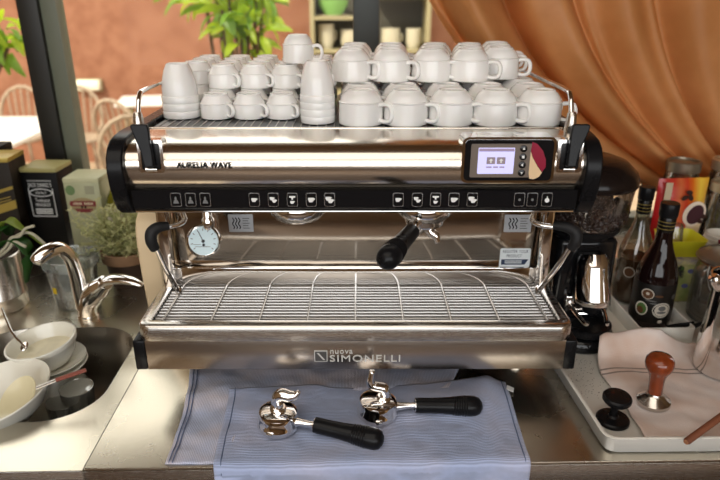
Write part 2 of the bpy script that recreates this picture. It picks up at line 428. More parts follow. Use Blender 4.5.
# curtain drawn aside to the right
cur_m = leafy('curtain_cloth', '#e0a569', .34, '#d29558', 9)
def curtain(u, v):
    xt = .085 + 1.99 * u; xb = 1.22 + .38 * u; g = v ** (3.4 - 1.0 * u)
    x = xt + (xb - xt) * g; z = 1.40 - 1.36 * v
    ph = 2 * math.pi * (9.0 * u + .30 * math.sin(5 * u))
    amp = .090 * (1 - .45 * v) * (.75 + .4 * math.sin(13 * u + 1))
    y = 1.745 + amp * math.sin(ph + .5 * math.sin(3 * v + 9 * u)) + .012 * math.sin(2.3 * ph + 4 * v)
    x += .02 * math.cos(ph) * (1 - .3 * v)
    return (x, y, z)
cu = MB().grid(curtain, 220, 60).build('curtain', cur_m, ang=180)
tag(cu, 'orange brown curtain drawn aside in diagonal folds over the window', 'curtain')
sm = cu.modifiers.new('thickness', 'SOLIDIFY'); sm.thickness = .0015
rod = thing('curtain_rod', 'dark metal rod carrying the orange brown curtain', 'curtain rod', (1.1, 1.745, 1.41))
MB().tube([(-1.05, 0, 0), (1.05, 0, 0)], .012, 12).build('rod', frame_dark, rod)
for x in (-1.0, 1.0): MB().tube([(x, 0, 0), (x, .155, 0)], .008, 8).build('bracket', frame_dark, rod)

# ------------------------------------------------------------------ worktops
YF = .802
SX0, SX1, SY0, SY1, SR = -.815, -.467, .922, 1.262, .10
def sink_loop(inset, z):
    return [(x + (SX0+SX1)/2, y + (SY0+SY1)/2, z) for x, y in rounded(SX1-SX0-2*inset, SY1-SY0-2*inset, SR-inset*.6, 9)]
# sink worktop: sheet with a cut-out
x0, x1, y0, y1 = -1.5, -.4298, YF - .004, YW - .012
hole = sink_loop(0, 0); cx, cy = (SX0+SX1)/2, (SY0+SY1)/2
def on_rect(p):
    dx, dy = p[0]-cx, p[1]-cy; ts = []
    if dx > 0: ts.append((x1-cx)/dx)
    if dx < 0: ts.append((x0-cx)/dx)
    if dy > 0: ts.append((y1-cy)/dy)
    if dy < 0: ts.append((y0-cy)/dy)
    k = min(ts); return (cx+dx*k, cy+dy*k, 0)
outer = [on_rect(p) for p in hole]
for c in ((x1, y1), (x0, y1), (x0, y0), (x1, y0)):
    i = min(range(len(outer)), key=lambda i: (math.atan2(outer[i][1]-cy, outer[i][0]-cx) - math.atan2(c[1]-cy, c[0]-cx)) ** 2)
    outer[i] = (c[0], c[1], 0)
wt = thing('sink_worktop', 'brushed steel sink worktop with a round cornered basin', 'worktop', (0, 0, 0))
n = len(hole); bb = MB(); bb.add(hole + outer, [[i, (i+1) % n, n+(i+1) % n, n+i] for i in range(n)]); bb.build('worktop_sheet', counter_steel, wt, ang=20)
MB().box(x0, x1, y0 - .001, y0 + .012, -.045, -.0005, .001).build('front_apron', satin, wt)
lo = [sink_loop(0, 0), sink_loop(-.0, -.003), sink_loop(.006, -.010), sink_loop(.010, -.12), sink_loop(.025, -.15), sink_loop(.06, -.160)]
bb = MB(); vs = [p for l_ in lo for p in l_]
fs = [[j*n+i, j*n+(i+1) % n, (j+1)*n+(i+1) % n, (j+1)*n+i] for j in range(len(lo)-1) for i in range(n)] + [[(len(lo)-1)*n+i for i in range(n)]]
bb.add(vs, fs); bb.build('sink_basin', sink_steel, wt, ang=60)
MB().lathe([(.03, 0), (.028, .003), (.02, .003), (.018, -.002), (0, -.002)], 24, T(cx, cy, -.160)).build('drain', chrome, wt)
wm = thing('machine_worktop', 'brushed steel worktop under the espresso machine', 'worktop', (0, 0, 0))
MB().box(-.4295, 1.6, YF, YW - .012, -.006, -.0005, .0015).build('worktop_sheet', counter_steel, wm)
MB().box(-.4295, 1.6, YF + .0005, YF + .012, -.05, -.007, .001).build('front_apron', satin, wm)
bc = thing('base_cabinet', 'dark base cabinet carrying the steel worktops', 'cabinet', (0, 0, -.9))
MB().box(-1.5, 1.6, YF + .02, YW - .02, 0, .70, .002).build('cabinet_body', cabinet_m, bc)
MB().box(-1.5, -.9, YF + .02, YW - .02, .70, .89).build('cabinet_rail', cabinet_m, bc)
MB().box(-.44, 1.6, YF + .02, YW - .02, .70, .89).build('cabinet_rail', cabinet_m, bc)
MB().box(-.9, -.44, YF + .02, SY0 - .03, .70, .89).build('cabinet_rail', cabinet_m, bc)
MB().box(-.9, -.44, SY1 + .03, YW - .02, .70, .89).build('cabinet_rail', cabinet_m, bc)
# ------------------------------------------------------------------ espresso machine (local: x across, y back from the tray front, z up)
mc = thing('espresso_machine', 'large chrome two-group espresso machine with black end caps', 'coffee machine', (.0115, .957, 0), (0, 0, R(-1.1)))
# feet
for x in (-.33, .33):
    for y in (.15, .46):
        MB().lathe([(.022, 0), (.024, .004), (.024, .012), (.013, .02), (.013, .10), (.013, .11)], 20, T(x, y, 0)).build('foot', chrome, mc)
# lower chassis and front panel
MB().box(-.36, .36, .02, .52, .085, .150, .004).build('chassis', black, mc)
fp = MB().box(-.374, .376, -.001, .02, .080, .140, .0015).build('front_panel', mat('panel_steel', (.50, .45, .40), .24, 1.0, scale=30, stretch=(.6, 60, 60), rvary=.05), mc)
for s, x in ((-1, -.3845), (1, .3845)):
    MB().box(x - .011, x + .011, -.003, .10, .080, .140, .004).build('panel_end_cap', black, mc)
# engraved maker's lettering
engr = mat('engraved_letter', (0.66, 0.66, 0.64), .4, 0.2); dark_in = mat('engraved_dark', (0.12, 0.12, 0.12), .4, .6)
ic = plate(rounded(.0235, .0225, .001, 2), T(-.0615, -.0018, .1085), .0012).build('maker_emblem', engr, fp)
plate(rounded(.0205, .0195, .001, 2), T(-.0615, -.0028, .1085), .0008).build('emblem_field', dark_in, fp)
plate([(-.007, .007), (-.0035, .007), (.0075, -.007), (.004, -.007)], T(-.0615, -.0034, .1085), .0006).build('emblem_stroke', engr, fp)
text('maker_lettering', 'nuova', .040, .0075, T(-.0245, -.0018, .117), engr, fp, .0012)
text('maker_lettering', 'SIMONELLI', .126, .0135, T(.0175, -.0018, .1035), engr, fp, .0012)
# tray bezel: rounded frame
prof = [(0.0, .1380), (-.0025, .1395), (-.0035, .1500), (-.0030, .1640), (-.0010, .1685), (.003, .1705), (.017, .1708), (.0195, .1695), (.021, .150)]
def frame_loop(inset, z):
    w, d = .767 - 2*inset, .200 - 2*inset
    return [(x, .100 + y, z) for x, y in rounded(w, d, max(.004, .022 - inset), 5)]
lo = [frame_loop(i, z) for i, z in prof]; n = len(lo[0])
MB().add([p for l_ in lo for p in l_], [[j*n+i, j*n+(i+1) % n, (j+1)*n+(i+1) % n, (j+1)*n+i] for j in range(len(lo)-1) for i in range(n)]).build('tray_bezel', satin, mc, ang=50)
MB().box(-.366, .366, .015, .185, .146, .150).build('drip_tray', mat('drip_tray_dark', (.07, .068, .065), .4, 1.0), mc)
bar_m = mat('grille_steel', (.55, .53, .51), .34, 1.0)
bm_ = MB().tube([(-.362, 0, 0), (.362, 0, 0)], .0031, 8).mesh('grille_bar')
for i in range(14):
    link('grille_bar', bm_, bar_m, mc, (0, .026 + i * .0116, .1630))
cb = MB().tube([(0, .021, 0), (0, .178, 0)], .0018, 6).mesh('grille_crossbar')
for i in range(9):
    link('grille_crossbar', cb, bar_m, mc, (-.345 + i * .0863, 0, .1665))
# lower back: strip, ledge, splash panel
MB().box(-.372, .372, .168, .180, .150, .2045, .001).build('tray_backstrip', chrome, mc)
MB().box(-.372, .372, .180, .186, .2040, .380, .001).build('splash_panel', mat('splash_steel', (.54, .49, .43), .11, 1.0, scale=20, stretch=(1, 30, 1), rvary=.035), mc)
MB().box(-.37, .37, .186, .53, .150, .375, .003).build('rear_housing', black, mc)
for s in (-1, 1):
    MB().box(s*.368 - .010, s*.368 + .010, .150, .172, .150, .380, .002).build('upright', chrome, mc)
# upper body
BP = [(.024, .412), (.012, .424), (.006, .440), (.004, .455), (.007, .469), (.014, .4785), (.026, .4850), (.044, .4890), (.070, .4910), (.100, .4918), (.126, .4918), (.1285, .4875), (.535, .4875), (.540, .48), (.540, .372), (.03, .372), (.024, .378)]
MB().prism(BP, -.366, .366, 'x').build('upper_body', brushed, mc, ang=30)
EP = [(.030, .368), (.014, .380), (.003, .400), (-.004, .425), (-.006, .450), (-.002, .470), (.008, .484), (.024, .4935), (.046, .4975), (.070, .4995), (.10, .4995), (.13, .498), (.545, .498), (.552, .49), (.552, .375), (.545, .368)]
for s in (-1, 1):
    e = MB().prism(EP, s*.3665, s*.393, 'x').build('end_cap', black, mc, ang=30)
    bv = e.modifiers.new('edge', 'BEVEL'); bv.width = .003; bv.segments = 2; bv.limit_method = 'ANGLE'
# button strip
SP = [(.024, .415), (.0095, .414), (.0105, .384), (.018, .3765), (.06, .3765), (.06, .40)]
st = MB().prism(SP, -.363, .363, 'x').build('button_strip', gloss_black, mc, ang=30)
MB().box(-.363, .363, .016, .062, .3735, .3768, .001).build('strip_trim', chrome, mc)
bx_ = (-.292, -.268, -.244, -.164, -.133, -.102, -.071, -.041, .071, .102, .132, .162, .192, .269, .290, .314)
TI = RX(-1.9)
rim_me = MB().prism(rounded(.0175, .0235, .003, 3), -.0012, 0, 'y').mesh('button'); cap_me = MB().prism(rounded(.0155, .0215, .0025, 3), -.0018, 0, 'y').mesh('button_face')
steelrim = mat('button_rim', (.5, .5, .5), .25, 1.0)
def cup_icon(x, z, s):
    o = [(x - .0045*s, z + .003*s), (x + .003*s, z + .003*s), (x + .006*s, z + .0015*s), (x + .0035*s, z - .0008*s), (x + .0015*s, z - .0035*s), (x - .003*s, z - .0035*s), (x - .0045*s, z)]
    return o
for i, x in enumerate(bx_):
    bt = link('button', rim_me, steelrim, mc, (x, .0098, .3985))
    link('button_face', cap_me, gloss_black, bt)
    q = MB(); d0, d1 = -.0023, -.0019
    if 3 <= i <= 12:
        k = (i - 3) % 5
        if k == 0: q.prism(cup_icon(0, 0, 1.0), d0, d1)
        elif k == 1: q.prism(cup_icon(-.002, .0022, .8), d0, d1); q.prism(cup_icon(.0018, -.0018, .8), d0 - .0002, d1)
        elif k == 2: q.prism(cup_icon(0, -.004, .75), d0, d1); q.prism([(-.005, .0065), (.005, .0065), (.005, .004), (.0015, .0035), (.0012, .0005), (-.0012, .0005), (-.0015, .0035), (-.005, .004)], d0, d1)
        elif k == 3: q.prism(cup_icon(0, 0, 1.15), d0, d1)
        else: q.prism(cup_icon(-.002, .0022, 1.0), d0, d1); q.prism(cup_icon(.0018, -.0018, 1.0), d0 - .0002, d1)
        q.build('button_icon', white, bt)
    elif i == 15:
        q.lathe([(.0022, 0), (.0038, 0), (.0038, .0004), (.0022, .0004)], 16, T(0, -.0019, -.001) @ RX(90)); q.prism([(-.0008, .002), (.0008, .002), (.0008, .0055), (-.0008, .0055)], d0, d1); q.build('button_icon', white, bt)
    elif i in (13, 14):
        q.prism(ellipse(.0022, .0022, 10), d0, d1); q.build('button_icon', grey_print, bt)
    else:
        q.prism([(-.0045, -.006), (.0045, -.006), (.003, -.001), (.001, .0), (.002, .003), (0, .006), (-.002, .003), (-.001, 0), (-.003, -.001)], d0, d1); q.build('button_icon', grey_print, bt)
# name on the body
text('model_lettering', 'AURELIA WAVE', .087, .0100, T(-.239, .0010, .4585), mat('ink_black', (.01, .01, .01), .6, spec=.1), mc, .0012)
# display unit
dp = MB().prism(rounded(.148, .074, .010, 4), -.0105, .03, 'y', T(.243, .010, .4665) @ RX(0)).build('display_housing', chrome, mc, ang=40)
DM = T(.243, .010, .4665) @ RX(0)
MB().prism(rounded(.139, .066, .007, 4), -.0118, -.011, 'y', DM).build('display_bezel', gloss_black, dp)
MB().prism(rounded(.096, .054, .002, 2), -.0137, -.0125, 'y', DM @ T(-.0125, 0, 0)).build('display_fascia', mat('fascia_taupe', '#6b5f55', .4), dp)
MB().prism(rounded(.057, .042, .0012, 2), -.0146, -.0135, 'y', DM @ T(-.0205, 0, 0)).build('screen', screen_m, dp)
MB().prism(rounded(.055, .0045, .0004, 1), -.0149, -.0145, 'y', DM @ T(-.0205, 0, .0175)).build('screen_title_bar', screen2, dp)
tile = mat('screen_tile', '#8a7c86', .4, emit=.25)
for x in (-.0285, -.0125):
    MB().prism(rounded(.0135, .011, .0006, 1), -.0149, -.0145, 'y', DM @ T(x, 0, .0005)).build('screen_tile', tile, dp)
    MB().prism([(0, .0035), (.0035, .0), (.0012, .0), (.0012, -.0035), (-.0012, -.0035), (-.0012, 0), (-.0035, 0)], -.0152, -.0148, 'y', DM @ T(x, 0, .0005)).build('screen_symbol', white, dp)
for x, w_ in ((-.031, .009), (-.0205, .008), (-.0105, .008)): MB().prism(rounded(w_, .0022, .0004, 1), -.0149, -.0145, 'y', DM @ T(x, 0, -.010)).build('screen_text', screen2, dp)
for k in range(4):
    z = .0195 - k * .013
    MB().lathe([(.0058, 0), (.0056, .0014), (.004, .002), (0, .002)], 18, DM @ T(.0215, -.0136, z) @ RX(90)).build('display_button', gloss_black, dp)
    sh = [[(-.002, -.0015), (.002, -.0015), (0, .0025)], [(-.002, .002), (.002, .002), (.002, -.002), (-.002, -.002)], [(-.0025, 0), (.001, .0025), (.001, -.0025)], [(-.002, .0015), (.002, .0015), (0, -.0025)]][k]
    MB().prism(sh, -.0022, -.0018, 'y', DM @ T(.0215, -.0136, z)).build('display_symbol', white, dp)
MB().prism([(.034, .030), (.042, .027), (.052, .016), (.058, .002), (.059, -.010), (.054, -.018), (.046, -.008), (.037, .006), (.033, .016)], -.0142, -.0125, 'y', DM).build('display_wing', maroon, dp)
MB().prism([(.033, .015), (.037, .005), (.046, -.009), (.054, -.019), (.050, -.026), (.042, -.030), (.035, -.029), (.033, -.02)], -.0140, -.0125, 'y', DM).build('display_wing', beige_enamel, dp)
# steam paddles
for s, x in ((-1, -.322), (1, .340)):
    PM = T(x, .006, .472) @ RX(-3)
    pl = MB().prism(rounded(.040, .052, .004, 3), -.004, .02, 'y', PM).build('paddle_plate', chrome, mc, ang=40)
    MB().prism(rounded(.030, .042, .003, 3), -.0046, -.003, 'y', PM).build('paddle_slot', gloss_black, pl)
    o_ = [(-.0075, -.020), (.0075, -.020), (.0085 + .002*s, .000), (.0105 + .006*s, .018), (.0135 + .010*s, .036), (.0140 + .011*s, .043), (.0115 + .011*s, .0465), (-.0115 + .011*s, .0465), (-.0140 + .011*s, .043), (-.0125 + .008*s, .030), (-.0085 + .003*s, .005)]
    lv_ = MB().prism(o_, -.016, -.006, 'y', T(x, .006, .476) @ RX(-8)).build('steam_paddle', black, pl, ang=30)
    bv = lv_.modifiers.new('edge', 'BEVEL'); bv.width = .0025; bv.segments = 3; bv.limit_method = 'ANGLE'
    MB().tube([(x - .009, .0, .452), (x + .009, .0, .452)], .004, 12).build('paddle_pin', chrome, pl)
# cup shelf and rails
sh = MB().box(-.362, .362, .1290, .532, .4876, .4895, .0005).build('cup_shelf', mat('shelf_dark', (.16, .16, .16), .3, 1.0), mc)
sb = MB().tube([(0, .131, 0), (0, .528, 0)], .0011, 6).mesh('shelf_wire')
for i in range(48): link('shelf_wire', sb, satin, sh, (-.352 + i * .01498, 0, .4903))
MB().box(-.3655, .3655, .1245, .1330, .4880, .4935, .0015).build('shelf_lip', brushed, mc)
for s in (-1, 1):
    rl = MB(); pts = smoothpath([(s*.374, .115, .495), (s*.374, .120, .520), (s*.374, .135, .546), (s*.374, .165, .553), (s*.374, .30, .553), (s*.374, .46, .553), (s*.374, .51, .548), (s*.374, .528, .525), (s*.374, .53, .495)], 5)
    rl.tube(pts, .0045, 10); rl.build('shelf_rail', chrome, mc, ang=80)
    MB().lathe([(.010, 0), (.011, .004), (.008, .03), (.006, .034)], 16, T(s*.374, .115, .4885)).build('rail_socket', satin, mc)
MB().tube(smoothpath([(-.356, .528, .548), (0, .53, .548), (.356, .528, .548)], 3), .0045, 10).build('shelf_rail', chrome, mc)
# group heads
for x in (-.102, .125):
    g = MB().lathe([(0, .334), (.026, .334), (.030, .337), (.040, .339), (.050, .350), (.052, .362), (.048, .372), (.05, .378)], 36, T(x, .095, 0)).build('group_head', chrome, mc)
    MB().lathe([(.0, .332), (.025, .332), (.0255, .334)], 28, T(x, .095, 0)).build('shower_screen', satin, g)
    MB().box(x - .035, x + .035, .09, .182, .345, .377, .006).build('group_neck', satin, mc)
# steam wands
for s in (-1, 1):
    ox = 0 if s < 0 else .012; gx_ = 0 if s < 0 else .018
    wd = MB().tube(smoothpath([(s*.308 + ox, .085, .380), (s*.306 + ox, .080, .355), (s*.300 + ox, .070, .341), (s*.312 + ox, .058, .336), (s*.335 + ox + gx_*.6, .045, .335), (s*.345 + ox + gx_, .036, .330), (s*.347 + ox + gx_, .034, .315), (s*.345 + ox + gx_*.9, .040, .300), (s*.338 + ox + gx_*.5, .058, .250), (s*.329 + ox, .078, .200), (s*.328 + ox, .081, .194)], 6), .0047, 12).build('steam_wand', chrome, mc, ang=80)
    gp = smoothpath([(s*.322 + ox + gx_*.5, .050, .338), (s*.338 + ox + gx_*.8, .042, .338), (s*.348 + ox + gx_, .035, .331), (s*.350 + ox + gx_, .033, .316), (s*.347 + ox + gx_*.9, .038, .300)], 5)
    MB().tube(gp, lerps([.007, .0095, .0105, .010, .0085], len(gp)), 14).build('wand_grip', rubber, wd, ang=80)
    MB().lathe([(.012, 0), (.013, .006), (.009, .014), (.006, .02)], 18, T(s*.308 + ox, .085, .356)).build('wand_joint', chrome, wd)
    MB().lathe([(.003, 0), (.0058, .003), (.0062, .014), (.005, .016)], 14, T(s*.328 + ox, .081, .190)).build('wand_tip', chrome, wd)
# pressure dial
GM = T(-.273, .088, .296) @ RX(-12) @ Matrix.Scale(1.12, 4)
gd = MB().lathe([(0, -.008), (.024, -.008), (.027, -.002), (.0275, .008), (.0255, .012), (.0235, .010), (.0235, .008), (0, .008)], 40, GM @ RX(90)).build('dial_case', chrome, mc)
MB().lathe([(0, .0084), (.0232, .0084), (.0232, .0088), (0, .0088)], 36, GM @ RX(90)).build('dial_face', dial_m, gd)
q = MB()
for k in range(11):
    a = R(-40 + 26 * k); q.box(-.0006, .0006, -.0093, -.0089, .017, .0205, 0, GM @ RY(math.degrees(a) - 90))
q.build('dial_ticks', grey_print, gd)
MB().box(-.0006, .0006, -.0096, -.0092, -.001, .017, 0, GM @ RY(-25)).build('dial_needle', gloss_black, gd)
MB().lathe([(.0028, 0), (.0026, .0012), (0, .0014)], 14, GM @ T(0, -.009, 0) @ RX(90)).build('needle_hub', gloss_black, gd)
MB().lathe([(.0024, 0), (.0022, .0012), (0, .0014)], 14, GM @ T(.0005, -.009, -.006) @ RX(90)).build('needle_hub', gloss_black, gd)
MB().box(-.013, .011, -.0093, -.0089, -.0095, -.0088, 0, GM).build('dial_print', grey_print, gd)
MB().box(-.016, -.004, -.0093, -.0089, -.0058, -.0052, 0, GM).build('dial_print', grey_print, gd)
MB().lathe([(.009, .0), (.011, .004), (.011, .018), (.008, .022), (.008, .045), (.012, .05), (.012, .062)], 18, T(-.264, .09, .318)).build('dial_stem', chrome, gd)
# stickers
def steam_sticker(x, z, w, h):
    k = plate(rounded(w, h, .001, 2), T(x, .1795, z)).build('steam_sticker', label_silver, mc)
    for i in range(3):
        p = [(x - w*.30 + i*w*.12 + .0018*math.sin(t*1.3), 0.1789, z - h*.32 + h*.64*t/8) for t in range(9)]
        MB().tube(p, .0011, 6, flat=.5).build('steam_wave', gloss_black, k)
    for i in range(5): MB().box(x + w*.08, x + w*(.36 - .05*(i % 2)), 0.1786, .1792, z + h*.28 - i*h*.14 - .0008, z + h*.28 - i*h*.14 + .0008).build('sticker_print', grey_print, k)
steam_sticker(-.2235, .2955, .048, .036)
steam_sticker(.317, .2945, .053, .036)
SM = T(.318, .1790, .2215)
rs = plate(rounded(.061, .041, .003, 3), T(.318, .1795, .2215), .0008).build('register_sticker', label_white, mc)
text('sticker_lettering', 'REGISTER YOUR', .050, .0065, SM @ T(0, 0, .014), navy, rs)
text('sticker_lettering', 'PRODUCT', .030, .0065, SM @ T(-.002, 0, .0045), navy, rs)
plate([(-.027, -.003), (.027, -.003), (.020, -.0145), (-.027, -.0145)], SM @ T(0, 0, 0), .0004).build('sticker_band', navy, rs)
for z in (-.0065, -.0105): plate(rounded(.034, .0018, .0003, 1), SM @ T(-.003, -.0004, z), .0003).build('sticker_print', label_white, rs)
plate(rounded(.014, .0018, .0003, 1), SM @ T(.016, 0, -.0185), .0003).build('sticker_print', navy, rs)
# board leaning on the machine's left side
cbd = thing('chopping_board', 'cream chopping board standing against the left side of the machine', 'board', (.0115, .957, 0), (0, 0, R(-1.1)))
sp = [(.330, .320), (.285, .312), (.245, .300), (.222, .285), (.213, .265), (.211, .230), (.214, .169), (.222, .106), (.229, .054), (.234, .002), (.50, .002), (.51, .012), (.51, .30), (.49, .318)]
sd_ = MB().prism(sp, -.446, -.400, 'x').build('board', cream, cbd, ang=50)
bv = sd_.modifiers.new('edge', 'BEVEL'); bv.width = .006; bv.segments = 3; bv.limit_method = 'ANGLE'
MB().prism(ellipse(.018, .018, 24), -.4475, -.446, 'x', T(0, .44, .27)).build('hang_hole_ring', mat('board_ring', '#8a7350', .6), cbd)
# ------------------------------------------------------------------ cups on the warmer
MW = Matrix.Translation((.0115, .957, 0)) @ Matrix.Rotation(R(-1.1), 4, 'Z')
ZS = .4915
def on_machine(x, y, z): return tuple(MW @ Vector((x, y, z)))
ORD = ['first', 'second', 'third', 'fourth', 'fifth', 'sixth']
# cappuccino cup, standing upside down
H_BIG = .0612
big_body = MB().lathe([(.0335, .0), (.0375, .0), (.0385, .0015), (.0385, .020), (.0378, .0400), (.0378, .0415), (.0388, .0425), (.0388, .0437), (.0362, .0448), (.0350, .0490), (.0325, .0545), (.0285, .0600), (.0255, .0622), (.0240, .0655), (.0225, .0660), (.0205, .0655), (.0200, .0630), (.0, .0625)], 40).mesh('cup_body', ang=30)
hp = smoothpath([(.0355, 0, .0095), (.0480, 0, .0070), (.0575, 0, .0110), (.0605, 0, .0240), (.0570, 0, .0370), (.0480, 0, .0405), (.0355, 0, .0385)], 5)
big_handle = MB().tube(hp, .0042, 10, flat=1.35, up=(0, 0, 1)).mesh('cup_handle', ang=180)
def cup(name, bm, hm, loc, rz, label, group, sc=1.0, cat='cup', sz=None):
    t = thing(name, label, cat, loc, (0, 0, R(rz)), group); t.scale = (sc, sc, sz or sc)
    link('cup_body', bm, ceramic, t)
    if hm: link('cup_handle', hm, ceramic, t)
    return t
BX = [.010, .091, .173, .254, .333]
BY = [.176, .256, .336, .416, .497]
COLN = ['leftmost', 'second from left', 'middle', 'second from right', 'rightmost']
for r_, y in enumerate(BY):
    for c_, x in enumerate(BX):
        place = 'front row' if r_ == 0 else '%s row of the lower layer' % ORD[r_]
        rz = -30 + random.uniform(-8, 8) if r_ else (-30, -28, -24, -26, -14)[c_]
        jx, jy = (random.uniform(-.001, .001), random.uniform(-.001, .001))
        cup('cappuccino_cup', big_body, big_handle, on_machine(x + jx, y + jy, ZS), rz, 'large white upturned cup in %s, %s' % (place, COLN[c_]), 'large white cups on the right of the cup warmer', 1.04, sz=.925)
BX2 = [-.008, .070, .149, .224, .292]
BY2 = [.300, .380, .460]
for r_, y in enumerate(BY2):
    for c_, x in enumerate(BX2):
        rz = (-28, -30, -24, -20, -12)[c_] + random.uniform(-4, 4)
        cup('cappuccino_cup', big_body, big_handle, on_machine(x + .012 * r_ * (1 if c_ > 1 else .3), y + (.042 if c_ == 4 else 0), ZS + H_BIG), rz, 'large white upturned cup in upper layer, %s row, %s' % (ORD[r_] if r_ else 'front', COLN[c_]), 'large white cups on the right of the cup warmer', 1.0, sz=.90)
# espresso cup, upside down
H_SM = .0460
sm_body = MB().lathe([(.0245, 0), (.0275, .0), (.0283, .001), (.0283, .012), (.0280, .0270), (.0286, .0280), (.0286, .0292), (.0272, .0300), (.0205, .0440), (.0210, .0448), (.0210, .0475), (.0200, .048), (.0160, .0475), (.0155, .0455), (0, .045)], 32).mesh('cup_body', ang=22)
hp = smoothpath([(.0260, 0, .0075), (.0345, 0, .0055), (.0405, 0, .0095), (.0415, 0, .0180), (.0375, 0, .0260), (.0255, 0, .0285)], 5)
sm_handle = MB().tube(hp, .0031, 8, flat=1.4).mesh('cup_handle', ang=180)
SX = [-.330, -.268, -.206, -.143, -.081]; SY = [.236, .300, .364, .428, .492]
SN = ['leftmost', 'second from left', 'middle', 'second from right', 'rightmost']
for r_, y in enumerate(SY):
    for c_, x in enumerate(SX):
        if r_ == 0 and c_ in (0, 4): continue
        if r_ == 1 and c_ == 0: continue
        place = 'front row' if r_ == 0 else '%s row of the lower layer' % ORD[r_]
        if r_ == 0: nm = {1: 'left of three', 2: 'middle of three', 3: 'right of three'}[c_]
        else: nm = SN[c_]
        cup('espresso_cup', sm_body, sm_handle, on_machine(x + (0 if r_ else .004), y + (.004 if r_ else 0), ZS), -38 + random.uniform(-8, 8), 'small white upturned espresso cup in %s, %s' % (place, nm), 'small white cups on the left of the cup warmer', 1.08, sz=.95)
SY2 = [.312, .376, .440, .500]
for r_, y in enumerate(SY2):
    for c_, x in enumerate(SX):
        if r_ == 0 and c_ == 0: continue
        cup('espresso_cup', sm_body, sm_handle, on_machine(x + (.006 if c_ else 0), y, ZS + H_SM), -38 + random.uniform(-10, 10), 'small white upturned espresso cup in upper layer, %s row, %s' % (ORD[r_] if r_ else 'front', SN[c_]), 'small white cups on the left of the cup warmer', 1.08, sz=.94)
so = cup('espresso_cup', big_body, big_handle, on_machine(-.113, .322, ZS + 2.03 * H_SM), -12, 'single white cup standing alone on top of the espresso cup pile', 'small white cups on the left of the cup warmer', .80)
# handleless cups nested upside down
def tall(rr, h):
    return MB().lathe([(rr*.90, 0), (rr*.98, 0), (rr, .002), (rr*1.0, .0115), (rr*.985, .0125), (rr*.945, .0128), (rr*.945, .016), (rr*.935, h*.40), (rr*.86, h*.62), (rr*.74, h*.83), (rr*.62, h*.955), (rr*.585, h*.99), (rr*.55, h), (rr*.5, h*.99), (rr*.48, h*.96), (0, h*.95)], 36).mesh('cup_body', ang=32)
st1 = tall(.0350, .071); st2 = tall(.0320, .071)
NEST = ['bottom', 'second', 'third', 'top']
for k in range(3):
    cup('handleless_cup', st1, None, on_machine(-.334, .245, ZS + k * .0140), 0, 'handleless white cup, %s of the nested stack at the front left corner' % ['bottom', 'middle', 'top'][k], 'nested handleless cups')
for k in range(4):
    cup('handleless_cup', st2, None, on_machine(-.069, .192, ZS + k * .0125), 0, 'handleless white cup, %s of the nested stack beside the big cups' % ['bottom', 'second lowest', 'second highest', 'top'][k], 'nested handleless cups')

# ------------------------------------------------------------------ portafilters
def portafilter(name, label, M, kind, sc=1):
    t = thing(name, label, 'portafilter'); t.matrix_world = M
    # local: basket axis z, opening down at z=0, handle along +x
    bd = MB().lathe([(.0305, 0), (.0345, 0), (.036, .003), (.036, .010), (.0345, .012), (.0345, .024), (.0325, .030), (.027, .0335), (.0, .0345)], 40).build('basket_holder', chrome, t)
    MB().box(-.006, .006, .034, .041, .004, .012, .0015).build('locking_lug', chrome, bd); MB().box(-.006, .006, -.041, -.034, .004, .012, .0015).build('locking_lug', chrome, bd)
    MB().tube([(.030, 0, .016), (.045, 0, .018), (.058, 0, .019), (.070, 0, .020)], [.009, .0065, .0055, .0055], 12).build('handle_neck', chrome, t)
    hm = T(.066, 0, .0195) @ RY(90)
    MB().lathe([(.010, 0), (.0130, .001), (.0135, .010), (.0135, .030), (.0142, .050), (.0158, .070), (.0174, .086), (.0182, .098), (.0178, .108), (.0148, .116), (.008, .121), (0, .1225)], 28, hm).build('handle', black, t, ang=50)
    rg = MB()
    for k in range(6): rg.lathe([(.0158 + k*.0004, .068 + k*.0042), (.0168 + k*.0004, .0695 + k*.0042), (.0160 + k*.0004, .071 + k*.0042)], 28, hm)
    rg.build('handle_rings', black, t)
    MB().lathe([(.0122, 0), (.0126, .002), (.0122, .004)], 24, hm).build('handle_collar', chrome, t)
    if kind == 'horn':
        p = smoothpath([(0, 0, .030), (-.002, 0, .048), (.000, 0, .060), (.008, 0, .0665), (.020, 0, .0665), (.031, .0, .0715), (.037, 0, .080)], 6)
        MB().tube(p, lerps([.011, .0105, .0110, .0115, .0105, .0075, .0035], len(p)), 16).build('spout', chrome, t, ang=180)
        MB().lathe([(.014, .030), (.0145, .038), (.012, .041)], 20).build('spout_nut', chrome, t)
    elif kind == 'hook':
        p = smoothpath([(.010, 0, .030), (.012, 0, .044), (.008, 0, .054), (-.002, 0, .057), (-.012, 0, .060), (-.016, 0, .070), (-.014, 0, .090)], 6)
        MB().tube(p, lerps([.010, .0095, .0095, .0090, .0085, .0075, .005], len(p)), 16).build('spout', chrome, t, ang=180)
        MB().lathe([(.013, .030), (.0135, .037), (.011, .040)], 20, T(.010, 0, 0)).build('spout_nut', chrome, t)
    else:
        for s in (-1, 1):
            p = smoothpath([(0, 0, .030), (0, s*.010, .046), (0, s*.020, .052), (0, s*.024, .064)], 5)
            MB().tube(p, lerps([.009, .008, .007, .006], len(p)), 14).build('spout', chrome, t, ang=180)
    return t
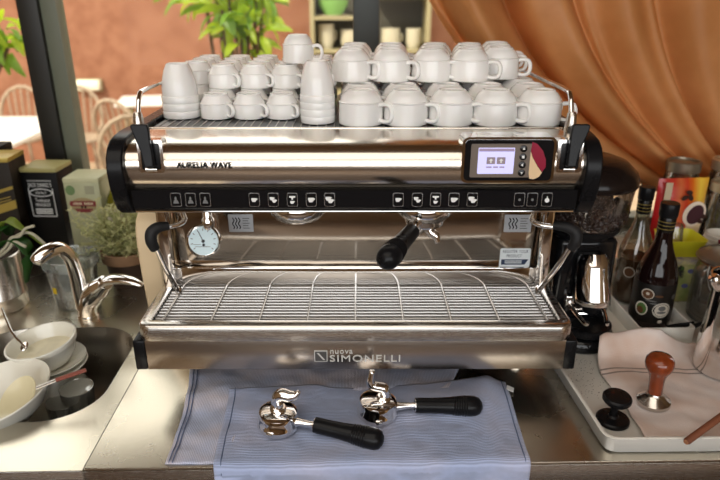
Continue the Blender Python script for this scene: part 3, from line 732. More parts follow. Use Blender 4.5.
# in the right group: opening up, handle towards the viewer
d = Vector((-.44, -1, 0)).normalized()
ang = math.degrees(math.atan2(d.y, d.x))
portafilter('portafilter', 'portafilter with black handle locked in the right brew group', MW @ T(.125, .095, .359) @ RZ(ang) @ RY(3) @ RX(180) @ Matrix.Scale(1.06, 4), 'double')
a1 = (-0.1238, 0.8857, 0.0170); a2 = (0.0501, 0.8247, 0.0300)
portafilter('portafilter', 'left portafilter lying upside down on the blue towel, spout curving right', T(a1[0], a1[1], .0140) @ RZ(-17) @ RY(3.2), 'horn')
b1 = (0.0494, 0.9125, 0.0170)
portafilter('portafilter', 'right portafilter lying upside down on the blue towel, spout pointing up', T(b1[0], b1[1], .0150) @ RZ(2) @ RY(3.2), 'hook')

# ------------------------------------------------------------------ towels
def cloth_mat(name, c1, c2, rib=260, axis='Y', c3=None):
    m = mat(name, c1, .9, sheen=.3); nt = m.node_tree; b_ = nt.nodes['Principled BSDF']
    tc = nt.nodes.new('ShaderNodeTexCoord')
    n1 = nt.nodes.new('ShaderNodeTexNoise'); n1.inputs['Scale'].default_value = 9; n1.inputs['Detail'].default_value = 4
    nt.links.new(tc.outputs['Object'], n1.inputs['Vector'])
    rp = nt.nodes.new('ShaderNodeValToRGB'); rp.color_ramp.elements[0].position = .4; rp.color_ramp.elements[1].position = .68
    rp.color_ramp.elements[0].color = lin(c1); rp.color_ramp.elements[1].color = lin(c2)
    nt.links.new(n1.outputs['Fac'], rp.inputs[0])
    wv = nt.nodes.new('ShaderNodeTexWave'); wv.wave_type = 'BANDS'; wv.bands_direction = axis; wv.inputs['Scale'].default_value = rib; wv.inputs['Distortion'].default_value = .6
    nt.links.new(tc.outputs['Object'], wv.inputs['Vector'])
    mx = nt.nodes.new('ShaderNodeMix'); mx.data_type = 'RGBA'; mx.blend_type = 'MULTIPLY'; mx.inputs[0].default_value = .35
    nt.links.new(rp.outputs[0], mx.inputs[6]); nt.links.new(wv.outputs['Color'], mx.inputs[7]); nt.links.new(mx.outputs[2], b_.inputs['Base Color'])
    n2 = nt.nodes.new('ShaderNodeTexNoise'); n2.inputs['Scale'].default_value = 500
    nt.links.new(tc.outputs['Object'], n2.inputs['Vector'])
    ad = nt.nodes.new('ShaderNodeMath'); ad.operation = 'ADD'; nt.links.new(wv.outputs['Fac'], ad.inputs[0]); nt.links.new(n2.outputs['Fac'], ad.inputs[1])
    bp = nt.nodes.new('ShaderNodeBump'); bp.inputs['Strength'].default_value = .5; bp.inputs['Distance'].default_value = .0012
    nt.links.new(ad.outputs[0], bp.inputs['Height']); nt.links.new(bp.outputs[0], b_.inputs['Normal'])
    return m
blue1 = cloth_mat('towel_blue', '#aebce0', '#c3c8e4', 85)
blue2 = cloth_mat('towel_pale', '#c6d0ee', '#e8dce2', 110, 'X')
stitch = mat('towel_stitch', '#63708f', .9)
def fbm(x, y, s, o=0): return noise.noise(Vector((x * s + o, y * s - o, o * .37)))
def bl(p00, p10, p01, p11, u, v):
    a = [p00[i] + (p10[i]-p00[i])*u for i in range(2)]; b_ = [p01[i] + (p11[i]-p01[i])*u for i in range(2)]
    return (a[0] + (b_[0]-a[0])*v, a[1] + (b_[1]-a[1])*v)
def towel(name, label, fn, m, nu, nv, thick, edge, tagpos=None):
    t = thing(name, label, 'towel')
    c = MB().grid(fn, nu, nv).build('cloth', m, t, ang=180)
    s = c.modifiers.new('thickness', 'SOLIDIFY'); s.thickness = thick; s.offset = 1
    for e in edge:
        pts = [Vector(fn(*p)) + Vector((0, 0, thick + .0003)) for p in e]
        MB().tube(pts, .0011, 6, flat=1).build('hem_stitch', stitch, t)
    return t
# pale towel underneath, ending at the counter edge
def back_towel(u, v):
    x, y = bl((-.335, 1.14), (.26, 1.14), (-.300, .8075), (.10, .8075), u, v)
    x += .012 * math.sin(v * 3.1) * (1 - u)
    fade = 1 if y > .83 else .6
    z = .0012 + fade * max(0, .006 * (1 + fbm(x, y, 11, 3)) * (.3 + u) + .010 * max(0, fbm(x*.6, y*1.6, 9, 8)) + .004 * fbm(x, y, 30, 5))
    if y < .995 and u > .25: z = min(z, .0025)
    if y > 1.0: z += .012 * max(0, math.sin((x + .3) * 9)) * (y - 1.0) / .14
    return (x, y, z)
towel('tea_towel', 'pale blue towel tucked under the machine, left corner at the counter edge', back_towel, blue2, 90, 60, .0022, [[(.03, k/40) for k in range(41)], [(.016, k/40) for k in range(41)]])
# blue ribbed towel on top, hanging over the front edge
def front_towel(u, v):
    s_ = v * .36                                   # run length along the towel
    top = .205; vv = min(1, v / .57); x = (-.232 + .018 * vv) + (.537 - .030 * vv) * u + .004 * math.sin(7 * v + 1) * (1 - u)
    lx = x
    yb = .998 + .018 * u + .006 * math.sin(u * 9)
    flat = yb - YF + .004
    base = .0080 + .005 * fbm(lx, s_, 8, 2) + .008 * max(0, fbm(lx * .8, s_ * 1.8, 10, 12)) + .0026 * fbm(lx, s_, 32, 1)
    if u > .88: base -= .004 * (u - .88) / .12
    ridge = .010 * math.exp(-((u - .93 + .10 * v) / .035) ** 2) * (1 - v)
    base += ridge
    r = .010
    if s_ < flat - r: y = yb - s_; z = base
    else:
        e = s_ - (flat - r); arc = r * math.pi / 2
        if e < arc:
            a = e / r; y = YF - .004 + r - r * math.sin(a) ; z = base - r + r * math.cos(a)
        else: y = YF - .004 - .0 ; z = base - r - (e - arc)
        y -= .0035
        if z < -.01: y -= .004 * abs(fbm(lx, z, 9, 4))
    return (x, y, max(z, .0042) if y > YF + .006 else z)
ft = towel('tea_towel', 'blue ribbed towel hanging over the counter edge under both portafilters', front_towel, blue1, 110, 90, .0025, [[(.022, k/60) for k in range(61)], [(.985, k/60) for k in range(61)]])
p = front_towel(1, .06)
MB().box(-.001, .013, -.008, .006, -.0006, .0006, 0, T(p[0], p[1], p[2] + .004) @ RZ(-20) @ RY(15)).build('care_label', white, ft)
# ------------------------------------------------------------------ left side: faucet, pots, boxes
fa = (-0.6187, 1.3161, 0.0000)
t = thing('faucet', 'chrome mixer tap with curved spout behind the sink', 'faucet', fa)
def rel(p, o): return tuple(p[i] - o[i] for i in range(3))
MB().lathe([(.024, 0), (.025, .003), (.0235, .008), (.021, .010)], 28).build('base_ring', chrome, t)
bp_ = smoothpath([(0, 0, .004), rel((-0.6121, 1.3120, 0.0314), fa), rel((-0.5958, 1.3050, 0.0583), fa), rel((-0.5735, 1.2980, 0.0822), fa), rel((-0.5518, 1.2900, 0.1010), fa)], 5)
MB().tube(bp_, lerps([.0225, .0245, .0265, .0255, .017], len(bp_)), 24).build('tap_body', chrome, t, ang=80)
sp_ = smoothpath([rel((-0.6195, 1.3120, 0.0288), fa), rel((-0.6201, 1.3050, 0.0792), fa), rel((-0.6167, 1.2900, 0.1316), fa), rel((-0.6170, 1.2750, 0.1724), fa), rel((-0.6284, 1.2600, 0.1954), fa), rel((-0.6451, 1.2400, 0.1968), fa), rel((-0.6592, 1.2250, 0.1871), fa), rel((-0.6652, 1.2220, 0.1815), fa)], 6)
MB().tube(sp_, lerps([.021, .0185, .0160, .0150, .0160, .0170, .0155, .011], len(sp_)), 18).build('spout', chrome, t, ang=80)
lv = smoothpath([rel((-0.5754, 1.2980, 0.0847), fa), rel((-0.5444, 1.2850, 0.1083), fa), rel((-0.5131, 1.2750, 0.1152), fa), rel((-0.4832, 1.2650, 0.1147), fa), rel((-0.4597, 1.2580, 0.1080), fa)], 5)
MB().tube(lv, lerps([.019, .0185, .016, .0125, .007], len(lv)), 18, flat=.55, up=(0, 1, 0)).build('lever', chrome, t, ang=80)

# clear plastic tub
tub_m = thin_glass('clear_plastic', (.93, .95, .93), .05, .08, .09, (.8, .81, .78))
tc_ = (-0.6808, 1.4004, 0.0000); tc_ = (-.672, 1.392, 0)
t = thing('plastic_tub', 'clear empty plastic tub behind the chrome tap', 'tub', tc_)
MB().lathe([(0, .001), (.047, 0), (.050, .003), (.058, .100), (.0595, .100), (.060, .122), (.0632, .124), (.0632, .127), (.0605, .1275), (.0590, .122), (.0575, .104), (.049, .005), (0, .003)], 44).build('tub_body', tub_m, t)
rm = MB()
MB().lathe([(.0600, .103), (.0645, .104), (.0645, .107), (.0600, .108)], 44).build('tub_rim', tub_m, t)
tick = MB().box(.0605, .0645, -.0012, .0012, .110, .123).mesh('rim_rib')
for k in range(40): link('rim_rib', tick, tub_m, t, None, (0, 0, R(k * 9)))
MB().box(-.0555, -.0548, -.006, .006, .045, .060, 0, RZ(60)).build('price_dot', mat('yellow_print', '#d0b020', .5), t)

# orchid in steel pot
op = (-.852, 1.372, 0)
t = thing('potted_orchid', 'orchid with strappy leaves in a brushed steel pot, left edge', 'potted plant', op)
MB().lathe([(0, 0), (.060, 0), (.064, .004), (.064, .034), (.0655, .036), (.0655, .039), (.064, .041), (.066, .138), (.068, .140), (.066, .142), (.064, .140), (.062, .12), (0, .12)], 48).build('pot', satin, t)
MB().lathe([(.061, .121), (.04, .126), (0, .128)], 24).build('bark_chips', mat('orchid_bark', '#3d2d1d', .9, bump=.6, scale=60), t)
orch = leafy('orchid_leaf', '#2f5a22', .25, '#234a1c', 5, .3); orch2 = leafy('orchid_leaf_pale', '#9aa845', .35, '#7f9438', 5, .3)
def strap(pts, w, m):
    P_ = smoothpath(pts, 6); n_ = len(P_); vs = []; fs = []
    for i, p in enumerate(P_):
        tt = (P_[min(i+1, n_-1)] - P_[max(i-1, 0)]).normalized(); sd = tt.cross(Vector((0, 0, 1)))
        if sd.length < .05: sd = Vector((0, 1, 0))
        sd.normalize(); nn = sd.cross(tt)
        k = i / (n_-1); ww = w * (math.sin(math.pi * (.12 + .84 * k)) ** .6)
        vs += [p - sd*ww + nn*ww*.25, p, p + sd*ww + nn*ww*.25]
    for i in range(n_-1):
        for k in range(2): fs.append([i*3+k, i*3+k+1, (i+1)*3+k+1, (i+1)*3+k])
    o_ = MB().add(vs, fs).build('leaf', m, t, ang=180); q_ = o_.modifiers.new('thickness', 'SOLIDIFY'); q_.thickness = .002; return o_
strap([rel(p, op) for p in ((-.852, 1.372, .135), (-0.7917, 1.3600, 0.2228), (-0.7583, 1.3600, 0.2078), (-0.7301, 1.3800, 0.1621), (-0.7020, 1.4000, 0.1304))], .016, orch2)
strap([rel(p, op) for p in ((-.852, 1.372, .13), (-0.7757, 1.3400, 0.1860), (-0.7412, 1.3300, 0.1749), (-0.7377, 1.3300, 0.1349), (-0.7551, 1.3350, 0.0816))], .020, orch)
strap([rel(p, op) for p in ((-.852, 1.372, .13), (-0.8032, 1.3400, 0.2059), (-0.8008, 1.3800, 0.2057), (-0.8193, 1.4200, 0.1677))], .022, orch)
strap([rel(p, op) for p in ((-.852, 1.372, .13), (-0.8244, 1.3600, 0.2401), (-0.8338, 1.3400, 0.2304))], .022, orch2)
rootm = mat('orchid_root', '#b0ab94', .7)
for pts in (((-.83, 1.36, .13), (-0.7769, 1.3500, 0.1821), (-0.7500, 1.3400, 0.2006), (-0.7269, 1.3400, 0.2028), (-0.7112, 1.3400, 0.1904), (-0.6962, 1.3400, 0.1729)), ((-.84, 1.35, .13), (-0.7852, 1.3300, 0.1703), (-0.7666, 1.3300, 0.1948), (-0.7454, 1.3300, 0.1995), (-0.7308, 1.3300, 0.2164), (-0.7093, 1.3300, 0.2235)), ((-.83, 1.35, .13), (-0.7736, 1.3200, 0.1694), (-0.7561, 1.3200, 0.1889), (-0.7397, 1.3200, 0.1814), (-0.7317, 1.3200, 0.1764))):
    MB().tube(smoothpath([rel(p, op) for p in pts], 5), .0034, 8).build('aerial_root', rootm, t, ang=180)

# dry thyme in terracotta pot
tp = (-.575, 1.500, 0)
t = thing('potted_thyme', 'dry pale thyme in a brown clay pot beside the machine', 'potted plant', tp)
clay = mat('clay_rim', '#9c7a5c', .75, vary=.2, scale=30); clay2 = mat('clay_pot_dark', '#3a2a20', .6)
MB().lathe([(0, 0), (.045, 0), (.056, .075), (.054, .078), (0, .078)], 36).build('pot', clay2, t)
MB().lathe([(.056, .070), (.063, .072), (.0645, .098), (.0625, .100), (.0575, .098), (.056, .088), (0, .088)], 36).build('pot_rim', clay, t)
thy = leafy('thyme_dry', '#d0cc98', .4, '#aab074', 40)
sprig_me = []
for s_ in range(6):
    q = MB(); rnd = random.Random(s_)
    p = Vector((0, 0, 0)); pts = [p.copy()]; dr = Vector((rnd.uniform(-.35, .35), rnd.uniform(-.35, .35), 1))
    for k in range(6):
        dr += Vector((rnd.uniform(-.5, .5), rnd.uniform(-.5, .5), -.10)); p = p + dr.normalized() * .019; pts.append(p.copy())
    q.tube(pts, .0009, 4)
    for k in range(1, 7):
        for j in range(3):
            a = rnd.uniform(0, 6.28); e = pts[k] + Vector((math.cos(a), math.sin(a), rnd.uniform(-.2, .8))) * .009
            sd = Vector((-math.sin(a), math.cos(a), 0)) * .0018
            q.add([pts[k], (pts[k] + e) / 2 + sd, e, (pts[k] + e) / 2 - sd], [[0, 1, 2, 3]])
    me = q.mesh('sprig', ang=180); me.materials.append(thy); sprig_me.append(me)
for k in range(180):
    a = random.uniform(0, 6.28); rr = .052 * math.sqrt(random.random())
    l_ = link('sprig', sprig_me[k % 6], None, t, (rr*math.cos(a), rr*math.sin(a), .088), (R(-rr*math.sin(a)*800) , R(rr*math.cos(a)*800), random.uniform(0, 6.28)))
    sc_ = random.uniform(.95, 1.35); l_.scale = (sc_, sc_, sc_)

# gift boxes
def carton(name, label, loc, rz, w, d, h, m, top):
    t = thing(name, label, 'box', loc, (0, 0, R(rz)))
    MB().box(-w/2, w/2, 0, d, 0, h - .012, .0012).build('carton', m, t)
    MB().box(-w/2 - .0006, w/2 + .0006, -.0006, d + .0006, h - .0125, h, .0015).build('lid', top, t)
    return t
boxblack = mat('carton_black', '#090909', .5, spec=.2); olive = mat('carton_olive_gold', '#a39a63', .45); paleg = mat('carton_pale_green', '#b4b592', .5, vary=.15, scale=25)
brown = mat('carton_brown', '#21190f', .5, spec=.25); gold = mat('gold_print', '#a58f43', .35, .4); silver = mat('silver_print', '#dadad8', .45); redp = mat('red_print', '#7d2f33', .5); greenp2 = mat('green_print', '#6a8256', .5)
jd = carton('whiskey_carton', 'black carton with white whiskey label, olive lid', (-.862, 1.692, 0), -3, .102, .095, .262, boxblack, olive)
LM = T(-.001, -.0013, .016)
text('label_lettering', "JACK DANIEL'S", .066, .016, LM @ T(0, 0, .196), silver, jd)
bd = MB().prism(ellipse(.033, .012), -.0004, .0003, 'y', LM @ T(0, 0, .175)).build('label_oval', silver, jd)
MB().prism(ellipse(.030, .0095), -.0007, .0, 'y', LM @ T(0, 0, .175)).build('oval_field', boxblack, bd)
text('label_lettering', 'Old No.7', .030, .008, LM @ T(0, -.0008, .175), silver, jd)
text('label_lettering', 'Tennessee', .040, .011, LM @ T(0, 0, .153), silver, jd)
text('label_lettering', 'WHISKEY', .044, .010, LM @ T(0, 0, .139), silver, jd)
for z in (.126, .120, .114): MB().box(-.024, .024, -.0003, .0003, z - .0018, z + .0018, 0, LM).build('label_print', silver, jd)
fr = MB()
for s in (-1, 1):
    fr.box(s*.034 - .001, s*.034 + .001, -.0003, .0003, .106, .188, 0, LM)
fr.box(-.034, .034, -.0003, .0003, .104, .1065, 0, LM); fr.box(-.034, .034, -.0003, .0003, .209, .2105, 0, LM)
fr.build('label_frame', silver, jd)
gb = carton('whisky_carton', 'pale green carton with a red oval emblem behind the thyme', (-.722, 1.632, 0), -2, .096, .096, .249, paleg, mat('carton_lid_pale', '#c3c29d', .5))
em = MB().prism(ellipse(.036, .022), -.0012, 0, 'y', T(-.002, 0, .172)).build('emblem_oval', mat('emblem_tan', '#a0926a', .5), gb)
MB().prism([(-.034, .009), (.034, .009), (.038, .000), (.034, -.006), (-.034, -.006), (-.038, .0)], -.0018, -.001, 'y', T(-.002, 0, .176)).build('emblem_ribbon', redp, em)
epm = mat('emblem_print', '#d9cfae', .5)
for k, x in enumerate((-.026, -.021, -.016, -.011, -.006, .004, .009, .014, .019, .024)): MB().prism([(-.0016, -.0035), (-.0016, .0035), (.0004 + .0012 * (k % 2), .0035), (.0016, .0010 * (k % 3)), (.0016, -.0035), (.0004, -.0035), (.0002, .0), (-.0004, -.0035)], -.0022, -.0017, 'y', T(x - .001, 0, .1775)).build('emblem_letter', epm, em)
MB().prism([(-.026, 0), (.026, 0), (.018, -.010), (-.018, -.010)], -.0016, -.001, 'y', T(-.002, 0, .163)).build('emblem_base', redp, em)
for x in (-.0045, .0045): MB().prism(ellipse(.003, .004, 12), -.0019, -.0012, 'y', T(-.002 + x, 0, .168)).build('emblem_shield', boxblack, em)
MB().box(.008, .034, -.0008, 0, .204, .228).build('printed_seal', mat('seal_print', '#9b9a80', .5), gb)
MB().prism(ellipse(.013, .014), -.0008, 0, 'y', T(-.032, 0, .215)).build('printed_wreath', greenp2, gb)
lb = carton('dark_carton', 'dark brown carton with diagonal gold bands, far left', (-.968, 1.640, 0), 3, .115, .10, .303, brown, gold)
for z0, hgt in ((.205, .009), (.150, .024)):
    MB().prism([(-.0565, z0 - .022), (.0565, z0 + .012), (.0565, z0 + .012 + hgt), (-.0565, z0 - .022 + hgt)], -.0009, 0, 'y').build('gold_band', gold, lb)
for z0 in (.186, .178): MB().prism([(-.04, z0 - .014), (.045, z0 + .008), (.045, z0 + .0105), (-.04, z0 - .0115)], -.0009, 0, 'y').build('fine_print', gold, lb)
MB().prism(ellipse(.006, .006, 14), -.0010, 0, 'y', T(-.004, 0, .262)).build('gold_seal', gold, lb)
carton('black_carton', 'black carton behind the dark brown one at the left edge', (-1.06, 1.775, 0), 0, .10, .09, .30, boxblack, boxblack)
# bottle behind the pale carton
bt_ = (-0.6366, 1.66, 0)
t = thing('liqueur_bottle', 'yellow green bottle with white label beside the pale carton', 'bottle', bt_)
MB().lathe([(0, 0), (.034, 0), (.036, .004), (.036, .165), (.030, .190), (.016, .215), (.0135, .26), (.014, .275), (0, .275)], 32).build('bottle_glass', mat('olive_glass', '#7d7a1a', .08, coat=.5, trans=.35), t)
MB().lathe([(.0365, .060), (.0368, .062), (.0368, .165), (.0365, .167)], 24, RZ(0), 180, 360).build('bottle_label', mat('label_cream', '#d8d3bd', .6), t)
for z in (.12, .13, .14): MB().box(-.015, .018, -.0375, -.0368, z, z + .002).build('label_print', grey_print, t)
MB().lathe([(.0150, .258), (.0155, .262), (.0155, .288), (0, .29)], 20).build('bottle_cap', gloss_black, t)

# ------------------------------------------------------------------ crockery in the sink
gl_m = thin_glass('drinking_glass', (.95, .96, .95), .16, .02, .10, (.8, .8, .72))
rim_m = thin_glass('glass_rim', (.9, .9, .85), .3, .05, .45, (.85, .85, .75))
def dish(name, label, cat, prof, loc, rx=0, ry=0, m=ceramic2, seg=48, group=None):
    t = thing(name, label, cat, loc, (R(rx), R(ry), 0), group)
    MB().lathe(prof, seg).build('body', m, t, ang=40)
    if m is gl_m: MB().lathe([(.0315, .0895), (.0332, .0900), (.0332, .0912), (.0315, .0917), (.0305, .0906)], 32).build('rim', rim_m, t)
    return t
c1 = (-0.6351, 1.1418, 0.0480)
pl_prof = [(0, .002), (.035, .002), (.038, 0), (.042, .003), (.070, .013), (.074, .0165), (.073, .018), (.068, .0155), (.040, .006), (0, .0055)]
zb = -.160
stand = thing('upturned_bowl', 'large upturned white bowl under the plate stack in the sink', 'bowl', (c1[0] - .002, c1[1] + .004, zb)); stand.scale = (1, 1, 1.45)
MB().lathe([(.068, 0), (.072, 0), (.073, .004), (.066, .055), (.048, .084), (.038, .087), (.036, .0895), (.033, .0895), (.033, .084), (0, .084)], 44).build('body', ceramic2, stand)
dish('saucer', 'lower white saucer under the ramekin bowl', 'saucer', pl_prof, (c1[0] + .004, c1[1] - .006, zb + .1300), 0, 0, group='plates under the ramekin')
dish('saucer', 'upper white saucer under the ramekin bowl', 'saucer', pl_prof, (c1[0] + .001, c1[1] - .002, zb + .1385), 0, 0, group='plates under the ramekin')
rk_ = thing('ramekin', 'white ceramic bowl with leftover sauce on top of the saucers', 'bowl', (c1[0], c1[1], zb + .1445), (R(4), R(-7), 0))
MB().lathe([(0, .002), (.040, 0), (.046, .004), (.058, .020), (.064, .038), (.0655, .044), (.069, .046), (.0705, .054), (.070, .057), (.067, .0575), (.065, .054), (.061, .040), (.052, .018), (.042, .008), (0, .007)], 48).build('body', ceramic2, rk_, ang=40)
MB().lathe([(.057, .028), (.03, .0285), (0, .0285)], 40).build('sauce', mat('sauce_cream', '#efe8cc', .35, vary=.15, scale=30), rk_)
c2 = (-0.6374, 0.9752, 0.0360)
bw = thing('serving_bowl', 'wide shallow white bowl in the sink at the left edge', 'bowl', (c2[0] - .012, c2[1] + .008, -.040), (R(5), R(-9), 0)); bw.scale = (.95, .95, .95)
MB().lathe([(0, .002), (.050, 0), (.054, .003), (.085, .030), (.104, .062), (.1065, .068), (.105, .070), (.101, .066), (.082, .036), (.050, .010), (0, .009)], 56).build('body', ceramic2, bw, ang=40)
su = thing('upturned_cup', 'upturned white cup propping the wide bowl in the sink', 'cup', (c2[0] - .012, c2[1] + .008, zb)); su.scale = (1, 1, 1.5)
MB().lathe([(.036, 0), (.040, 0), (.041, .004), (.037, .06), (.032, .074), (.0, .076)], 32).build('body', ceramic2, su)
c3 = (-0.5898, 0.9558, 0.0360)
gd_ = thing('small_dish', 'small cream oval dish leaning inside the wide white bowl', 'dish', (c3[0] - .016, c3[1] + .014, .010), (R(24), R(-16), 0)); gd_.scale = (.70, .70, .70)
MB().lathe([(0, .002), (.030, 0), (.044, .012), (.050, .018), (.049, .020), (.042, .015), (.028, .006), (0, .006)], 40, sx=1.0, sy=1.35).build('body', mat('dish_cream', '#dcd3b0', .2, coat=.3), gd_, ang=40)
k0 = (-0.5689, 0.9609, 0.0450); k1 = (-0.5378, 0.9752, 0.0520); k2 = (-0.4894, 0.9947, 0.0600)
kn = thing('table_knife', 'knife with reddish handle lying across the wide bowl', 'knife')
MB().tube([k1, k2], .0036, 10, flat=1.5).build('handle', mat('red_wood', '#8a4a3c', .4), kn)
MB().tube([k0, k1], .0022, 8, flat=2.5).build('blade', satin, kn)
s0 = (-0.7606, 1.2270, 0.0700); s1 = (-0.7133, 1.1651, 0.0450); s2 = (-0.6795, 1.1420, 0.0220)
sn = thing('teaspoon', 'steel spoon standing in the ramekin bowl', 'spoon')
MB().tube(smoothpath([s0, s1, s2], 5), .0016, 8, flat=1.6).build('spoon_handle', chrome, sn)
MB().lathe([(0, -.003), (.005, -.002), (.008, .002), (.0075, .003), (0, -.001)], 16, T(*s2) @ RX(30), sy=1.5).build('spoon_bowl', chrome, sn)
gprof = [(0, .002), (.024, 0), (.026, .003), (.033, .090), (.0325, .091), (.031, .090), (.024, .008), (0, .006)]
g1 = (-0.5588, 1.0818, -0.0350)
dish('drinking_glass', 'clear drinking glass standing upright in the sink basin', 'glass', gprof, (g1[0], g1[1], zb + .002), 0, 0, gl_m, group='glasses in the sink').scale = (1, 1, 1.32)
g2 = (-0.5960, 1.0495, -0.0500)
dish('drinking_glass', 'second clear glass in the sink, nearer the front rim', 'glass', gprof, (g2[0] + .006, g2[1] + .028, zb + .002), 0, 0, gl_m, group='glasses in the sink')
# ------------------------------------------------------------------ right side: plastic tray
traym = mat('tray_white_plastic', '#f2f0e8', .35, vary=.05, scale=8)
tr = thing('bar_tray', 'large white plastic tray under grinder, cloth and tampers', 'tray', (0, 0, 0))
def tray_loop(off, z):
    # corners: front-left, front-right, back-right, back-left
    c = [(.424 + off, .816 + off), (1.15 - off, .811 + off), (1.15 - off, 1.55 - off), (.392 + off, 1.55 - off)]
    r = .022; out = []
    for i in range(4):
        p = Vector(c[i]); a = (Vector(c[i-1]) - p).normalized(); b_ = (Vector(c[(i+1) % 4]) - p).normalized()
        for k in range(6):
            t_ = k / 5; q = (p + a*r).lerp(p, t_).lerp(p.lerp(p + b_*r, t_), t_); out.append((q.x, q.y, z))
    return out
lo = [tray_loop(.008, .0004), tray_loop(.002, .004), tray_loop(-.004, .034), tray_loop(-.006, .0365), tray_loop(-.003, .038), tray_loop(.001, .036), tray_loop(.005, .008), tray_loop(.010, .0055)]
n = len(lo[0])
MB().add([p for l_ in lo for p in l_], [[j*n+i, j*n+(i+1) % n, (j+1)*n+(i+1) % n, (j+1)*n+i] for j in range(len(lo)-1) for i in range(n)] + [[(len(lo)-1)*n+i for i in range(n)], list(range(n))[::-1]]).build('tray_body', traym, tr, ang=50)
gr_ = MB(); rnd = random.Random(3)
for k in range(260):
    x = .415 + rnd.random()**1.6 * .09; y = .96 + rnd.random() * .14
    s_ = rnd.uniform(.0002, .0005); gr_.box(x - s_, x + s_, y - s_, y + s_, .0056, .0056 + 2*s_)
go = gr_.build('coffee_grounds', mat('ground_coffee', '#3a241a', .9), None, smooth=False)
tag(go, 'scattered coffee grounds on the white tray before the grinder', 'coffee grounds', kind='stuff')

# pinkish cloth in the tray
pink = mat('cloth_pinkish', '#ddc9bd', .9, sheen=.3); nt = pink.node_tree; b_ = nt.nodes['Principled BSDF']
uvn = nt.nodes.new('ShaderNodeUVMap'); sx_ = nt.nodes.new('ShaderNodeSeparateXYZ'); nt.links.new(uvn.outputs[0], sx_.inputs[0])
rp = nt.nodes.new('ShaderNodeValToRGB'); rp.color_ramp.interpolation = 'CONSTANT'; e = rp.color_ramp.elements
e[0].position = 0; e[0].color = lin('#f3e6e0'); e[1].position = .262; e[1].color = lin('#a0938c')
for pos, c in ((.278, '#f3e6e0'), (.312, '#a0938c'), (.328, '#f3e6e0')):
    q = e.new(pos); q.color = lin(c)
nt.links.new(sx_.outputs[1], rp.inputs[0])
ns = nt.nodes.new('ShaderNodeTexNoise'); ns.inputs['Scale'].default_value = 12; tc = nt.nodes.new('ShaderNodeTexCoord'); nt.links.new(tc.outputs['Object'], ns.inputs['Vector'])
r2 = nt.nodes.new('ShaderNodeValToRGB'); r2.color_ramp.elements[0].position = .42; r2.color_ramp.elements[1].position = .7; r2.color_ramp.elements[0].color = (1, 1, 1, 1); r2.color_ramp.elements[1].color = lin('#e8d2c2')
nt.links.new(ns.outputs['Fac'], r2.inputs[0])
mx = nt.nodes.new('ShaderNodeMix'); mx.data_type = 'RGBA'; mx.blend_type = 'MULTIPLY'; mx.inputs[0].default_value = .8
nt.links.new(rp.outputs[0], mx.inputs[6]); nt.links.new(r2.outputs[0], mx.inputs[7]); nt.links.new(mx.outputs[2], b_.inputs['Base Color'])
n2 = nt.nodes.new('ShaderNodeTexNoise'); n2.inputs['Scale'].default_value = 350; nt.links.new(tc.outputs['Object'], n2.inputs['Vector'])
bp = nt.nodes.new('ShaderNodeBump'); bp.inputs['Strength'].default_value = .5; bp.inputs['Distance'].default_value = .001; nt.links.new(n2.outputs['Fac'], bp.inputs['Height']); nt.links.new(bp.outputs[0], b_.inputs['Normal'])
A0 = (0.5241, 1.1240, 0.0200); A1 = (0.7296, 1.1307, 0.0450); A2 = (0.5013, 0.8394, 0.0080); A3 = (.93, .835)
def tray_cloth(u, v):
    x, y = bl((A0[0], 1.118), (.93, 1.160), (A2[0] - .004, .838), (.96, .832), u, v)
    if v < .6: x += -.016 * math.sin(v / .6 * math.pi) * (1 - u)
    z = .0085 + .012 * max(0, fbm(x, y, 8, 5)) + .004 * fbm(x, y, 26, 2) + .004
    z += .030 * math.exp(-((v - .02) / .10) ** 2) * (.75 + .35 * math.sin(u * 8 + .6))         # rolled back edge
    z += .014 * math.exp(-((u - .36 - .42 * v + .06 * math.sin(6 * v)) / .06) ** 2) * (.3 + v) * (0 if v > .97 else 1)
    z += .012 * math.exp(-((u - .02) / .05) ** 2) * max(0, 1 - v * 3)
    z += .016 * max(0, 1 - v * 7) * min(1, u * 4)
    y += .006 * math.sin(u * 9 + .5) * (1 - v)
    jd_ = math.hypot(x - .748, y - 1.045)
    if jd_ < .125: z = .0085 + (z - .0085) * max(0, (jd_ - .075) / .05)
    return (x, y, max(z, .0072))
towel('tray_cloth', 'pinkish white cloth with two grey stripes crumpled in the white tray', tray_cloth, pink, 90, 80, .0022, [])

# tampers
steelb = mat('tamper_steel', (.62, .58, .53), .2, 1.0)
woodm = mat('tamper_wood', '#8a3d1c', .25, coat=.5, vary=.3, scale=14, stretch=(6, 6, 1))
t0 = (0.5551, 0.9323, 0.0160)
tm = thing('tamper', 'tamper with reddish wooden knob handle on the cloth', 'tamper', (t0[0], t0[1], .0165), (R(2), R(-3), 0))
MB().lathe([(0, 0), (.0275, 0), (.029, .0015), (.029, .008), (.027, .0095), (.0175, .017), (.0135, .0215), (.0125, .024), (0, .024)], 40).build('tamper_base', steelb, tm, ang=30)
MB().lathe([(.0118, .0235), (.0125, .026), (.0125, .045), (.0140, .060), (.0190, .071), (.0232, .078), (.0245, .086), (.0235, .094), (.0190, .100), (.010, .1035), (0, .104)], 36).build('tamper_handle', woodm, tm, ang=60)
t1 = (0.4665, 0.8932, 0.0100)
tb = thing('coffee_leveler', 'black disc tamper with mushroom top on the bare tray', 'tamper', (t1[0], t1[1] + .002, .0058)); tb.scale = (1, 1, .92)
MB().lathe([(0, 0), (.027, 0), (.0285, .002), (.0285, .007), (.026, .010), (.010, .012), (.0075, .016)], 40).build('base_disc', black, tb, ang=30)
MB().lathe([(.0075, .012), (.0068, .022), (.0070, .040), (.010, .046)], 24).build('stem', gloss_black, tb)
